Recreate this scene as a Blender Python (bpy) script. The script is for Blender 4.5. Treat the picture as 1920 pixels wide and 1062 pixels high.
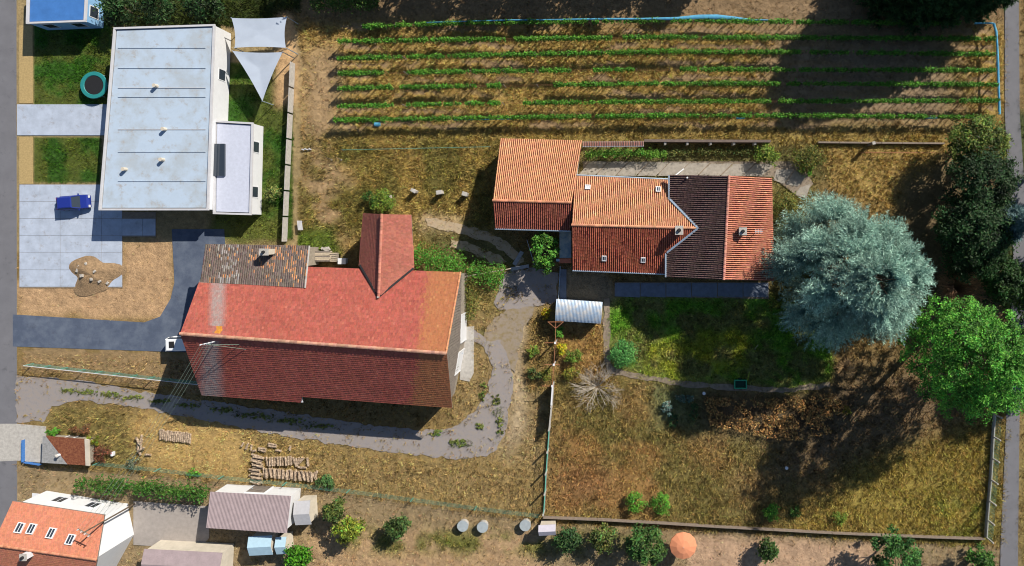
import bpy, bmesh, math
import numpy as np
from mathutils import Vector, Matrix

# ------------------------------------------------------------------ camera, light, exposure
sc = bpy.context.scene
for o in list(bpy.data.objects): bpy.data.objects.remove(o)
H, S, NX, NY = 83.0, 0.065, 1165.0, 430.0      # drone height, metres per photo pixel on the ground, nadir
cam_d = bpy.data.cameras.new('camera'); cam = bpy.data.objects.new('camera', cam_d)
sc.collection.objects.link(cam); sc.camera = cam
cam.location = (0, 0, H); cam.rotation_euler = (0, 0, 0)
cam_d.sensor_width = 36; cam_d.lens = 36*H/(1920*S)
cam_d.shift_x = (960-NX)/1920; cam_d.shift_y = -(531-NY)/1920
cam_d.clip_end = 3000
SUN_EL, SUN_AZ = math.radians(34.5), math.radians(46)
sd = Vector((math.cos(SUN_AZ)*math.cos(SUN_EL), math.sin(SUN_AZ)*math.cos(SUN_EL), math.sin(SUN_EL)))
w = bpy.data.worlds.new('World'); sc.world = w; w.use_nodes = True
nt = w.node_tree; bg = nt.nodes['Background']
sky = nt.nodes.new('ShaderNodeTexSky'); sky.sky_type = 'NISHITA'; sky.sun_disc = False
sky.sun_elevation = SUN_EL; sky.sun_rotation = math.pi/2-SUN_AZ
sky.ozone_density = 2.0; sky.dust_density = 0.6
nt.links.new(sky.outputs[0], bg.inputs[0]); bg.inputs[1].default_value = 0.066
sl = bpy.data.lights.new('sun', 'SUN'); so = bpy.data.objects.new('sun', sl); sc.collection.objects.link(so)
sl.energy = 5.0; sl.angle = math.radians(0.5); sl.color = (1.0, 0.93, 0.82)
so.rotation_euler = sd.to_track_quat('Z', 'Y').to_euler(); so.location = sd*200
sc.view_settings.view_transform = 'Standard'; sc.view_settings.look = 'None'
sc.view_settings.exposure = 0.5; sc.view_settings.gamma = 1
sc.view_settings.use_curve_mapping = False
sc.cycles.filter_width = 1.05; sc.cycles.max_bounces = 5; sc.cycles.diffuse_bounces = 2; sc.cycles.transparent_max_bounces = 4

rng = np.random.default_rng(7)
COL = sc.collection
def P(px, py, z=0.0):
    f = S*(H-z)/H
    return Vector(((px-NX)*f, -(py-NY)*f, z))
def Pn(px, py, z=0.0):
    f = S*(H-z)/H
    return np.stack([(px-NX)*f, -(py-NY)*f, np.broadcast_to(np.asarray(z, float), np.shape(px))], -1)
def ray_plane(px, py, A, B, C):
    n = (B-A).cross(C-A); o = Vector((0, 0, H)); d = P(px, py, 0)-o
    t = (A-o).dot(n)/d.dot(n)
    return o+d*t

# ------------------------------------------------------------------ numpy noise
def vnoise(x, y, seed):
    r = np.random.default_rng(seed).random((256, 256))
    xi = np.floor(x).astype(int); yi = np.floor(y).astype(int)
    fx = x-xi; fy = y-yi; fx = fx*fx*(3-2*fx); fy = fy*fy*(3-2*fy)
    a = r[xi % 256, yi % 256]; b = r[(xi+1) % 256, yi % 256]; c = r[xi % 256, (yi+1) % 256]; d = r[(xi+1) % 256, (yi+1) % 256]
    return (a*(1-fx)+b*fx)*(1-fy)+(c*(1-fx)+d*fx)*fy
def fbm(x, y, seed, oct=4):
    s = 0; a = .5; t = 0
    for k in range(oct):
        s = s+a*vnoise(x, y, seed+k); t += a; a *= .55; x = x*2.03+17; y = y*2.03+5
    return s/t

# ------------------------------------------------------------------ materials
MATS = {}
def mat(name, col=None, rough=.85, var=.25, nscale=3.0, bump=.0, bscale=20., attr=False, island=0., metal=0., spec=.3, trans=0.,
        col2=None, detail=6., stretch=None, emit=None, stain=None):
    if name in MATS: return MATS[name]
    m = bpy.data.materials.new(name); m.use_nodes = True; n = m.node_tree; b = n.nodes['Principled BSDF']
    b.inputs['Roughness'].default_value = rough; b.inputs['Metallic'].default_value = metal
    b.inputs['Specular IOR Level'].default_value = spec
    tc = n.nodes.new('ShaderNodeNewGeometry')
    vec = tc.outputs['Position']
    if stretch:
        mp = n.nodes.new('ShaderNodeMapping'); mp.inputs['Scale'].default_value = stretch
        n.links.new(vec, mp.inputs['Vector']); vec = mp.outputs[0]
    if attr:
        a = n.nodes.new('ShaderNodeAttribute'); a.attribute_name = 'Col'; c_out = a.outputs['Color']
    else:
        a = n.nodes.new('ShaderNodeRGB'); a.outputs[0].default_value = (*col, 1); c_out = a.outputs[0]
    ns = n.nodes.new('ShaderNodeTexNoise'); ns.inputs['Scale'].default_value = nscale; ns.inputs['Detail'].default_value = detail
    ns.inputs['Roughness'].default_value = .65
    n.links.new(vec, ns.inputs['Vector'])
    if col2:
        rp = n.nodes.new('ShaderNodeValToRGB'); rp.color_ramp.elements[0].position = .42; rp.color_ramp.elements[1].position = .62
        n.links.new(ns.outputs['Fac'], rp.inputs[0])
        mx0 = n.nodes.new('ShaderNodeMix'); mx0.data_type = 'RGBA'
        n.links.new(rp.outputs[0], mx0.inputs['Factor']); n.links.new(c_out, mx0.inputs[6]); mx0.inputs[7].default_value = (*col2, 1)
        c_out = mx0.outputs[2]
    if stain:
        n3 = n.nodes.new('ShaderNodeTexNoise'); n3.inputs['Scale'].default_value = .9; n3.inputs['Detail'].default_value = 9; n3.inputs['Roughness'].default_value = .75; n.links.new(vec, n3.inputs['Vector'])
        r3 = n.nodes.new('ShaderNodeValToRGB'); r3.color_ramp.elements[0].position = .56; r3.color_ramp.elements[1].position = .74; n.links.new(n3.outputs['Fac'], r3.inputs[0])
        mx3 = n.nodes.new('ShaderNodeMix'); mx3.data_type = 'RGBA'; n.links.new(r3.outputs[0], mx3.inputs['Factor']); n.links.new(c_out, mx3.inputs[6]); mx3.inputs[7].default_value = (*stain, 1); c_out = mx3.outputs[2]
    mr = n.nodes.new('ShaderNodeMapRange'); mr.inputs[1].default_value = .25; mr.inputs[2].default_value = .75
    mr.inputs[3].default_value = 1-var; mr.inputs[4].default_value = 1+var
    n.links.new(ns.outputs['Fac'], mr.inputs[0]); fac = mr.outputs[0]
    if island:
        mr2 = n.nodes.new('ShaderNodeMapRange'); mr2.inputs[3].default_value = 1-island; mr2.inputs[4].default_value = 1+island
        n.links.new(tc.outputs['Random Per Island'], mr2.inputs[0])
        mm = n.nodes.new('ShaderNodeMath'); mm.operation = 'MULTIPLY'
        n.links.new(fac, mm.inputs[0]); n.links.new(mr2.outputs[0], mm.inputs[1]); fac = mm.outputs[0]
    vm = n.nodes.new('ShaderNodeVectorMath'); vm.operation = 'SCALE'
    n.links.new(c_out, vm.inputs[0]); n.links.new(fac, vm.inputs['Scale'])
    n.links.new(vm.outputs[0], b.inputs['Base Color'])
    if bump:
        nb = n.nodes.new('ShaderNodeTexNoise'); nb.inputs['Scale'].default_value = bscale; nb.inputs['Detail'].default_value = 5
        n.links.new(vec, nb.inputs['Vector'])
        bp = n.nodes.new('ShaderNodeBump'); bp.inputs['Strength'].default_value = bump; bp.inputs['Distance'].default_value = .1
        n.links.new(nb.outputs['Fac'], bp.inputs['Height']); n.links.new(bp.outputs[0], b.inputs['Normal'])
    if trans:
        tr = n.nodes.new('ShaderNodeBsdfTranslucent'); n.links.new(vm.outputs[0], tr.inputs[0])
        ms = n.nodes.new('ShaderNodeMixShader'); ms.inputs[0].default_value = trans
        out = n.nodes['Material Output']
        n.links.new(b.outputs[0], ms.inputs[1]); n.links.new(tr.outputs[0], ms.inputs[2]); n.links.new(ms.outputs[0], out.inputs[0])
    MATS[name] = m; return m
M_ground = mat('ground_soil', attr=True, var=.33, nscale=2.6, bump=.9, bscale=9, detail=8)
M_grass = mat('grass_blades', attr=True, var=.1, nscale=.6, rough=.8, trans=.25, spec=.15)
M_leaf = mat('leaves', attr=True, var=.1, nscale=.8, rough=.6, trans=.3, spec=.3)
M_needle = mat('needles', attr=True, var=.12, nscale=.5, rough=.7, trans=.15, spec=.2)
M_tile = mat('clay_tiles', attr=True, var=.2, nscale=5, rough=.82, bump=.03, bscale=12, spec=.25)
M_bark = mat('bark', (.11, .08, .055), var=.4, nscale=8, bump=.5, bscale=30)
M_twig = mat('dry_twigs', (.42, .37, .3), var=.3, nscale=2)
M_btwig = mat('brown_twigs', (.34, .19, .11), var=.35, nscale=2)
M_asph = mat('asphalt', (.078, .1, .15), stain=(.058, .07, .1), col2=(.1, .122, .165), var=.22, nscale=.55, bump=.35, bscale=60, rough=.9)
M_street = mat('street_asphalt', (.15, .15, .165), stain=(.09, .09, .1), var=.12, nscale=.5, bump=.3, bscale=60, rough=.9)
M_gravel = mat('gravel', (.33, .3, .295), col2=(.27, .235, .21), var=.34, nscale=2.2, bump=.9, bscale=28, rough=.95, detail=9)
M_dirt = mat('trodden_earth', (.25, .2, .15), var=.3, nscale=2.5, bump=.8, bscale=20)
M_slab = mat('concrete_slab', (.3, .27, .23), var=.25, nscale=2., bump=.3, bscale=30, island=.12)
M_slabd = mat('slate_grey_slab', (.15, .18, .24), var=.25, nscale=1.5, bump=.2, bscale=30)
M_conc = mat('concrete', (.4, .38, .35), var=.25, nscale=3., bump=.4, bscale=25)
M_concw = mat('pale_concrete', (.37, .42, .51), stain=(.24, .22, .21), var=.2, nscale=.8, bump=.2, bscale=30)
M_rubble = mat('rubble_wall', (.27, .235, .19), var=.3, nscale=2.5, bump=.5, bscale=12)
M_plaster = mat('plaster', (.5, .45, .37), var=.15, nscale=1.2, bump=.2, bscale=30)
M_white = mat('white_paint', (.62, .63, .65), var=.06, nscale=2., rough=.5)
M_membrane = mat('pale_roof_membrane', (.41, .5, .61), stain=(.3, .25, .21), col2=(.33, .38, .43), var=.12, nscale=.45, rough=.7)
M_membrane2 = mat('roof_coping', (.48, .48, .5), var=.1, nscale=1.5)
M_zinc = mat('zinc', (.36, .45, .55), var=.15, nscale=3, rough=.45, metal=.3)
M_corr = mat('corrugated_iron', (.3, .4, .53), var=.2, nscale=1.5, rough=.5, metal=.25, col2=(.42, .42, .42))
M_wood = mat('weathered_boards', (.17, .145, .125), var=.4, nscale=3, bump=.5, bscale=15, island=.25)
M_plank = mat('pale_planks', (.44, .37, .28), var=.3, nscale=4, bump=.4, bscale=20, island=.2)
M_log = mat('log_bark', (.26, .19, .13), var=.45, nscale=5, bump=.6, bscale=20, col2=(.43, .33, .24))
M_logend = mat('cut_wood', (.52, .38, .22), var=.25, nscale=8)
M_rust = mat('rusty_steel', (.33, .14, .07), var=.3, nscale=8)
M_green = mat('green_metal', (.03, .3, .16), var=.1, nscale=4, rough=.5)
M_gmesh = mat('green_fence_wire', (.1, .32, .25), var=.1, nscale=4, rough=.5)
M_net = mat('blue_net', (.1, .38, .6), var=.25, nscale=3, rough=.7, trans=.3)
M_blue = mat('blue_sheet', (.05, .16, .42), var=.15, nscale=1, rough=.5)
M_black = mat('black_rubber', (.015, .015, .017), var=.2, nscale=5, rough=.7)
M_dark = mat('dark_opening', (.02, .02, .022), var=.1, nscale=3)
M_glass = mat('window_glass', (.03, .04, .055), var=.05, nscale=3, rough=.08, spec=.8)
M_carw = mat('white_car_paint', (.72, .74, .76), var=.02, nscale=2, rough=.25, spec=.6)
M_carb = mat('blue_car_paint', (.015, .03, .22), var=.02, nscale=2, rough=.3, spec=.4)
M_red = mat('red_lamp', (.4, .02, .02), rough=.3, var=.05)
M_moss = mat('mossy_roof', (.17, .05, .025), var=.3, nscale=5, bump=.7, bscale=12, col2=(.22, .085, .04))
M_lichen = mat('lichen_concrete', (.28, .28, .28), var=.35, nscale=4, bump=.6, bscale=15)
M_stone = mat('stone', (.42, .39, .35), var=.3, nscale=6, bump=.7, bscale=14)
M_sail = mat('shade_sail', (.48, .55, .66), var=.06, nscale=1, trans=.2)
M_orange = mat('peach_canvas', (.75, .3, .16), var=.08, nscale=2, trans=.2)
M_mauve = mat('mauve_fibre_cement', (.3, .24, .25), var=.15, nscale=1.5, bump=.3, bscale=10)
M_teal = mat('teal_pad', (.02, .2, .2), var=.1, nscale=2, rough=.5)
M_wire = mat('cable', (.2, .27, .22), var=.1, nscale=2, rough=.5)
M_lblue = mat('light_blue_sheet', (.35, .5, .6), var=.1, nscale=2, rough=.5)

# ------------------------------------------------------------------ object helpers
def root_loc(o):
    while o.parent: o = o.parent
    return o.location
def thing(name, label, cat, loc=(0, 0, 0), group=None):
    o = bpy.data.objects.new(name, None); COL.objects.link(o); o.location = loc; o.empty_display_size = .3
    o['label'] = label; o['category'] = cat
    if group: o['group'] = group
    return o
def tag(o, label, cat, group=None):
    o['label'] = label; o['category'] = cat
    if group: o['group'] = group
    return o
def link(name, me, m=None, parent=None, kind=None, label=None):
    if m is not None:
        me.materials.clear()
        for q in (m if isinstance(m, (list, tuple)) else [m]): me.materials.append(q)
    o = bpy.data.objects.new(name, me); COL.objects.link(o)
    if parent is not None: o.parent = parent
    if kind: o['kind'] = kind
    if label: o['label'] = label
    return o
def np_mesh(name, V, F, m, parent=None, col=None, kind=None, smooth=False, label=None):
    V = np.asarray(V, np.float32)
    if parent is not None: V = V-np.array(root_loc(parent), np.float32)
    F = np.asarray(F, np.int32)
    me = bpy.data.meshes.new(name)
    k = F.shape[1]
    me.vertices.add(len(V)); me.vertices.foreach_set('co', V.ravel())
    me.loops.add(F.size); me.loops.foreach_set('vertex_index', F.ravel())
    me.polygons.add(len(F)); me.polygons.foreach_set('loop_start', np.arange(0, F.size, k, dtype=np.int32))
    me.polygons.foreach_set('loop_total', np.full(len(F), k, np.int32))
    me.polygons.foreach_set('use_smooth', np.full(len(F), bool(smooth)))
    me.update(calc_edges=True); 
    if col is not None:
        a = me.color_attributes.new('Col', 'FLOAT_COLOR', 'POINT')
        c = np.ones((len(V), 4), np.float32); c[:, :3] = col; a.data.foreach_set('color', c.ravel())
    return link(name, me, m, parent, kind, label)
class MB:
    def __init__(s): s.v = []; s.f = []
    def add(s, vs, fs):
        b = len(s.v); s.v += [tuple(v) for v in vs]; s.f += [tuple(i+b for i in f) for f in fs]; return s
    def hexa(s, p):   # 8 points: bottom 4 ccw, top 4 ccw
        return s.add(p, [(3, 2, 1, 0), (4, 5, 6, 7), (0, 1, 5, 4), (1, 2, 6, 5), (2, 3, 7, 6), (3, 0, 4, 7)])
    def box(s, c, d, rz=0):
        cx, cy, cz = c; x, y, z = d[0]/2, d[1]/2, d[2]/2; cr, sr = math.cos(rz), math.sin(rz)
        q = [(cx+a*cr-b*sr, cy+a*sr+b*cr) for a, b in ((-x, -y), (x, -y), (x, y), (-x, y))]
        return s.hexa([(a, b, cz-z) for a, b in q]+[(a, b, cz+z) for a, b in q])
    def tube(s, p, q, r0, r1=None, n=6, cap=True):
        p = Vector(p); q = Vector(q); r1 = r0 if r1 is None else r1
        d = (q-p).normalized(); u = d.orthogonal().normalized(); v = d.cross(u)
        vs = []
        for c, r in ((p, r0), (q, r1)):
            for i in range(n):
                a = 2*math.pi*i/n; vs.append(c+u*(r*math.cos(a))+v*(r*math.sin(a)))
        fs = [(i, (i+1) % n, n+(i+1) % n, n+i) for i in range(n)]
        if cap: fs += [tuple(range(n-1, -1, -1)), tuple(range(n, 2*n))]
        return s.add(vs, fs)
    def path(s, pts, r0, r1=None, n=6):
        r1 = r0 if r1 is None else r1; k = len(pts)-1
        for i in range(k): s.tube(pts[i], pts[i+1], r0+(r1-r0)*i/k, r0+(r1-r0)*(i+1)/k, n)
        return s
    def prism(s, xy, z0, z1):   # vertical prism over any outline; z1 may be a list
        n = len(xy); z1 = z1 if isinstance(z1, (list, tuple)) else [z1]*n
        vs = [(a, b, z0) for a, b in xy]+[(xy[i][0], xy[i][1], z1[i]) for i in range(n)]
        return s.add(vs, [tuple(range(n-1, -1, -1)), tuple(range(n, 2*n))]+[(i, (i+1) % n, n+(i+1) % n, n+i) for i in range(n)])
    def walls(s, xy, z0, z1):
        n = len(xy)
        vs = [(a, b, z0) for a, b in xy]+[(xy[i][0], xy[i][1], z1[i]) for i in range(n)]
        return s.add(vs, [(i, (i+1) % n, n+(i+1) % n, n+i) for i in range(n)])
    def slab(s, pts, t):        # polygon in 3D thickened downwards
        n = len(pts); a = [Vector(p) for p in pts]; b = [p-Vector((0, 0, t)) for p in a]
        return s.add(b+a, [tuple(range(n-1, -1, -1)), tuple(range(n, 2*n))]+[(i, (i+1) % n, n+(i+1) % n, n+i) for i in range(n)])
    def sheet(s, pts): return s.add(pts, [tuple(range(len(pts)))])
    def cyl(s, c, r, h, n=16, r1=None):
        return s.tube(c, (c[0], c[1], c[2]+h), r, r1, n)
    def build(s, name, m, parent=None, kind=None, smooth=False, label=None, bevel=0):
        off = root_loc(parent) if parent is not None else Vector((0, 0, 0))
        me = bpy.data.meshes.new(name)
        me.from_pydata([(v[0]-off[0], v[1]-off[1], v[2]-off[2]) for v in s.v], [], s.f)
        bm = bmesh.new(); bm.from_mesh(me); bmesh.ops.recalc_face_normals(bm, faces=bm.faces)
        if bevel: bmesh.ops.bevel(bm, geom=bm.edges[:], offset=bevel, segments=1, affect='EDGES')
        bm.to_mesh(me); bm.free()
        if smooth:
            for p in me.polygons: p.use_smooth = True
        return link(name, me, m, parent, kind, label)
def px_poly(pts, z=0.): return [P(x, y, z) for x, y in pts]
def rough_outline(pts, step=10, amp=5, seed=3, keep=None):
    out = []
    n = len(pts)
    for i in range(n):
        a = np.array(pts[i], float); b = np.array(pts[(i+1) % n], float); L = np.linalg.norm(b-a); k = max(1, int(L/step))
        for j in range(k): out.append(a+(b-a)*j/k)
    out = np.array(out)
    dx = (fbm(out[:, 0]/12+3, out[:, 1]/12, seed, 2)-.5)*2*amp; dy = (fbm(out[:, 0]/12+90, out[:, 1]/12, seed+9, 2)-.5)*2*amp
    return [(x+a, y+b) for (x, y), a, b in zip(out, dx, dy)]
def structure(name, pts, m, z=.02, step=0, amp=5, seed=3):
    if step: pts = rough_outline(pts, step, amp, seed)
    o = MB().slab(px_poly(pts, z), .06).build(name, m); o['kind'] = 'structure'; return o

# ------------------------------------------------------------------ ground with zones (albedo, tuft density, tuft height)
X0, X1, Y0, Y1, ST = -320, 2260, -320, 1380, 5
gx = np.arange(X0, X1+1, ST); gy = np.arange(Y0, Y1+1, ST)
GX, GY = np.meshgrid(gx, gy)            # rows = y
WX = GX+(fbm(GX/35, GY/35, 21)-.5)*26; WY = GY+(fbm(GX/35+60, GY/35, 22)-.5)*26
def inside(poly, x, y):
    r = np.zeros(np.shape(x), bool); n = len(poly); j = n-1
    for i in range(n):
        xi, yi = poly[i]; xj, yj = poly[j]
        c = ((yi > y) != (yj > y))
        with np.errstate(divide='ignore', invalid='ignore'):
            r ^= c & (x < (xj-xi)*(y-yi)/((yj-yi) if yj != yi else 1e-9)+xi)
        j = i
    return r
def blur(a, k):
    if k < 1: return a
    for ax in (0, 1):
        for _ in range(2):
            p = np.pad(a, [(k+1, k) if q == ax else (0, 0) for q in (0, 1)], mode='edge')
            c = np.cumsum(p, axis=ax)
            n = 2*k+1
            a = (np.take(c, range(n, c.shape[ax]), ax)-np.take(c, range(0, c.shape[ax]-n), ax))/n
    return a
GC = np.zeros(GX.shape+(3,)); GC[:] = (.19, .135, .055)
GD = np.full(GX.shape, 9.0); GHt = np.full(GX.shape, .26)
def zone(poly, col, dens=None, ht=None, feather=6, warp=True, mottle=0.):
    global GC, GD, GHt
    m = inside(poly, WX if warp else GX, WY if warp else GY).astype(float)
    m = blur(m, int(feather/ST))
    if mottle: m = m*np.clip((fbm(GX/mottle, GY/mottle, int(mottle)+int(abs(poly[0][0])) % 97)-.38)*5, 0, 1)
    GC = GC*(1-m[..., None])+np.array(col)*m[..., None]
    if dens is not None: GD = GD*(1-m)+dens*m
    if ht is not None: GHt = GHt*(1-m)+ht*m
R4 = lambda a, b, c, d: [(a, b), (c, b), (c, d), (a, d)]
STRAW = (.34, .235, .095); SAND = (.29, .205, .115); OLIVE = (.15, .13, .035); BROWN = (.15, .10, .05); GREEN = (.055, .1, .016)
# vineyard block
zone(R4(560, -60, 1890, 60), (.16, .11, .062), 5, .16, 20)
zone(R4(560, 50, 1890, 250), (.36, .255, .085), 19, .28, 10)
zone(R4(1440, 40, 1800, 250), (.2, .15, .1), 5, .18, 30)
zone(R4(560, 235, 1780, 300), (.25, .19, .06), 13, .32, 12)
for yy in (55, 85, 118, 146, 174, 206, 232):
    zone(R4(640, yy-5, 1860, yy+5), (.2, .14, .08), 3, .15, 4, mottle=60)
# field between barn and annex
zone([(560, 255), (930, 255), (925, 440), (800, 470), (680, 470), (560, 470)], (.27, .2, .06), 15, .36, 10)
zone([(560, 90), (640, 85), (640, 250), (600, 270), (660, 330), (690, 400), (640, 470), (560, 400)], SAND, 6, .17, 16)
zone(R4(560, 250, 930, 440), OLIVE, 16, .36, 10, mottle=55)
zone([(550, 430), (620, 430), (650, 480), (545, 480)], (.09, .13, .02), 14, .28, 8)
zone([(770, 405), (870, 400), (860, 430), (780, 445)], (.33, .25, .14), 7, .2, 8)
zone([(770, 430), (950, 440), (990, 500), (950, 580), (880, 600), (868, 520)], (.12, .11, .04), 12, .3, 12)
zone([(870, 530), (950, 500), (940, 600), (890, 640), (870, 640)], (.27, .22, .08), 12, .34, 12)
# barn yard east
zone([(870, 580), (1035, 580), (1030, 740), (1015, 960), (880, 940), (840, 780), (870, 700)], (.24, .18, .085), 11, .26, 14)
zone([(885, 590), (960, 590), (940, 650), (890, 650)], (.1, .1, .035), 9, .2, 12, mottle=30)
zone([(960, 580), (1000, 580), (985, 700), (990, 800), (950, 860), (960, 760)], (.31, .25, .17), 4, .15, 14)
# bottom left yard
zone([(40, 652), (365, 662), (385, 740), (40, 692)], (.24, .17, .09), 11, .2, 4)
zone([(70, 760), (460, 790), (600, 830), (900, 860), (1020, 900), (1015, 975), (560, 910), (170, 870), (80, 810)], (.25, .185, .075), 12, .25, 10)
zone([(80, 760), (250, 765), (260, 880), (120, 870), (80, 820)], (.17, .14, .05), 13, .28, 14)
zone([(245, 770), (400, 785), (470, 830), (460, 890), (280, 880)], (.36, .25, .1), 8, .2, 16)
zone([(560, 860), (900, 870), (1010, 900), (1000, 970), (600, 915)], (.23, .17, .075), 13, .25, 16)
# garden
zone([(1048, 500), (1150, 520), (1145, 640), (1048, 640)], (.16, .13, .09), 3, .14, 8)
zone([(985, 590), (1045, 580), (1042, 740), (985, 740)], (.22, .16, .06), 15, .35, 8)
zone([(1045, 610), (1140, 590), (1142, 720), (1045, 740)], (.27, .17, .06), 13, .32, 8)
zone([(1040, 700), (1890, 700), (1890, 1020), (1020, 975)], (.22, .155, .06), 15, .34, 10)
zone([(1040, 700), (1890, 700), (1890, 1020), (1020, 975)], (.16, .135, .045), 15, .34, 10, mottle=70)
zone([(1040, 800), (1240, 830), (1240, 960), (1030, 960)], (.26, .16, .06), 14, .28, 14, mottle=50)
zone([(1035, 870), (1140, 880), (1150, 945), (1035, 940)], (.21, .115, .05), 14, .25, 20)
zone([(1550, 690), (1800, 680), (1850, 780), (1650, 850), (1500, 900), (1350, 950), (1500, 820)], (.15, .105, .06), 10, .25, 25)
zone([(1620, 880), (1860, 790), (1860, 1010), (1450, 1000)], (.25, .2, .05), 17, .36, 20)
zone([(1740, 930), (1860, 900), (1860, 1010), (1760, 1005)], (.14, .16, .03), 17, .36, 20, mottle=40)
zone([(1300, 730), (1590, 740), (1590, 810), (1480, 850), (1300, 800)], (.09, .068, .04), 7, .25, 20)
zone([(1215, 715), (1312, 715), (1305, 800), (1215, 800)], (.12, .13, .055), 13, .2, 14)
LAWN = [(1146, 566), (1180, 553), (1470, 553), (1560, 640), (1556, 712), (1500, 722), (1350, 712), (1200, 698), (1152, 682), (1143, 640)]
zone(LAWN, (.12, .28, .03), 28, .3, 6)
zone([(1200, 640), (1280, 630), (1400, 600), (1420, 690), (1300, 705), (1200, 698)], (.26, .3, .035), 28, .34, 14)  # sunlit part of the lawn, its light put into a brighter yellow-green
zone(LAWN, (.16, .17, .055), 22, .3, 8, mottle=30)
# north and east garden of the house
zone(R4(1090, 275, 1560, 340), (.13, .12, .045), 12, .3, 8)
zone([(1530, 265), (1790, 265), (1740, 370), (1680, 400), (1560, 350)], (.31, .22, .075), 13, .32, 12)
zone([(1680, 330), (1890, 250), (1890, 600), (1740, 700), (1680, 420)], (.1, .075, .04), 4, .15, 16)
zone(R4(1445, 340, 1530, 560), (.14, .13, .04), 13, .34, 10)
# neighbours
zone(R4(-320, -320, 560, 470), (.2, .155, .08), 2, .1, 4)
zone(R4(62, 30, 210, 196), (.03, .095, .009), 30, .12, 3, False)
zone(R4(62, 256, 190, 345), (.03, .085, .009), 30, .12, 3, False)
zone(R4(405, 120, 548, 450), (.03, .09, .009), 30, .12, 3, False)
for q_ in (R4(62, 30, 210, 196), R4(62, 256, 190, 345), R4(405, 120, 548, 450)): zone(q_, (.075, .1, .018), 24, .12, 3, False, mottle=33)
zone(R4(160, -40, 560, 50), (.035, .05, .012), 20, .3, 3)
zone(R4(515, 20, 556, 200), (.33, .22, .12), 1, .1, 6)
zone(R4(390, 405, 540, 455), (.1, .12, .025), 20, .15, 8)
zone([(30, 530), (230, 530), (230, 450), (325, 450), (325, 600), (30, 590)], (.3, .2, .115), 1, .12, 6)
zone([(20, 870), (560, 915), (1020, 980), (1860, 1025), (2260, 1040), (2260, 1380), (-320, 1380), (-320, 860)], (.19, .145, .085), 5, .22, 4, False)
zone([(580, 985), (1020, 1000), (1020, 1380), (580, 1380)], (.26, .18, .105), 3, .2, 14)
zone([(1290, 1005), (1640, 1022), (1640, 1380), (1290, 1380)], (.29, .2, .135), 2, .15, 8)
zone([(640, 990), (1200, 1000), (1200, 1040), (640, 1030)], (.12, .13, .03), 10, .25, 14, mottle=40)
zone(R4(1880, 200, 2260, 770), (.06, .075, .025), 10, .3, 8)
zone(R4(1912, 770, 2260, 1380), (.2, .16, .06), 9, .25, 5)
GC = np.clip(GC*(1.4, 1.35, 1.26), 0, .55)
PAVED = np.zeros(GX.shape)
def paved(poly, grow=0):
    global PAVED
    m = inside(poly, GX, GY).astype(float)
    if grow: m = (blur(m, grow) > .05).astype(float)
    PAVED = np.maximum(PAVED, m)

# ------------------------------------------------------------------ roads, drives, paths
DRIVE = [(24, 590), (270, 605), (300, 594), (320, 560), (327, 530), (322, 430), (420, 430), (432, 600), (432, 664), (320, 660), (24, 650)]
TRACK = [(30, 705), (150, 714), (270, 735), (420, 757), (560, 776), (680, 796), (800, 808), (858, 800), (895, 768), (914, 735), (922, 690), (908, 650), (885, 640), (885, 615), (910, 640), (938, 640), (958, 690), (960, 735), (950, 795), (935, 845), (905, 856), (870, 860), (820, 858), (740, 850), (640, 836), (520, 815), (400, 791), (300, 772), (220, 758), (150, 752), (100, 762), (82, 792), (30, 792)]
YARD = [(940, 520), (958, 505), (1000, 505), (1046, 512), (1046, 560), (1010, 575), (935, 580), (925, 572)]
structure('driveway', DRIVE, M_asph, .024); paved(DRIVE, 1)
structure('gravel_track', TRACK, M_gravel, .022, 4, 5); paved(TRACK)
LINKP = [(904, 648), (912, 618), (928, 596), (952, 578), (1000, 570), (1002, 585), (985, 612), (975, 650), (966, 700), (940, 660)]
structure('gravel_link', LINKP, mat('sandy_gravel', (.34, .28, .22), var=.35, nscale=1.6, bump=.9, bscale=25, col2=(.22, .17, .09), detail=9), .016, 4, 6, 6)
structure('gravel_yard', YARD, M_gravel, .02, 4, 6, 5); paved(YARD)
ruts = [[(800, 408), (862, 420), (920, 436), (962, 462), (985, 492), (968, 498), (945, 470), (905, 450), (850, 436), (800, 425)],
        [(848, 448), (890, 458), (925, 474), (950, 492), (935, 500), (905, 484), (870, 470), (846, 462)]]
for i, r in enumerate(ruts): structure('dirt_track', r, mat('rut_earth', (.46, .36, .25), var=.3, nscale=2, bump=.6, bscale=18, col2=(.34, .26, .16)), .014, 4, 5, 8+i); paved(r)
FPATH = [(1132, 560), (1144, 560), (1144, 680), (1155, 692), (1215, 705), (1310, 716), (1390, 724), (1480, 728), (1556, 716), (1556, 726), (1480, 736), (1380, 733), (1290, 725), (1190, 712), (1140, 700), (1132, 670)]
structure('garden_path', FPATH, M_dirt, .018, 8, 4, 12); paved(FPATH)
STREET = [(-90, -320), (30, -320), (32, 1380), (-90, 1380)]
structure('street', STREET, M_street, .02); paved(STREET)
LANE = [(1884, -320), (1908, -320), (1912, 215), (1930, 480), (1912, 760), (1905, 1380), (1872, 1380), (1876, 1025), (1888, 760), (1900, 480), (1884, 215)]
structure('lane', LANE, M_street, .02); paved(LANE)
CROSS = [(-90, 795), (30, 795), (86, 800), (86, 830), (78, 868), (30, 864), (-90, 870)]
structure('pavement', CROSS, M_conc, .035); paved(CROSS)
NPATH = R4(32, 196, 205, 254)
structure('garden_walk', NPATH, M_concw, .03); paved(NPATH)
NTERR = [(36, 346), (230, 346), (230, 398), (292, 398), (292, 445), (230, 445), (230, 540), (36, 540)]
fc = structure('concrete_forecourt', NTERR, M_dirt, .012); paved(NTERR)
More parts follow.
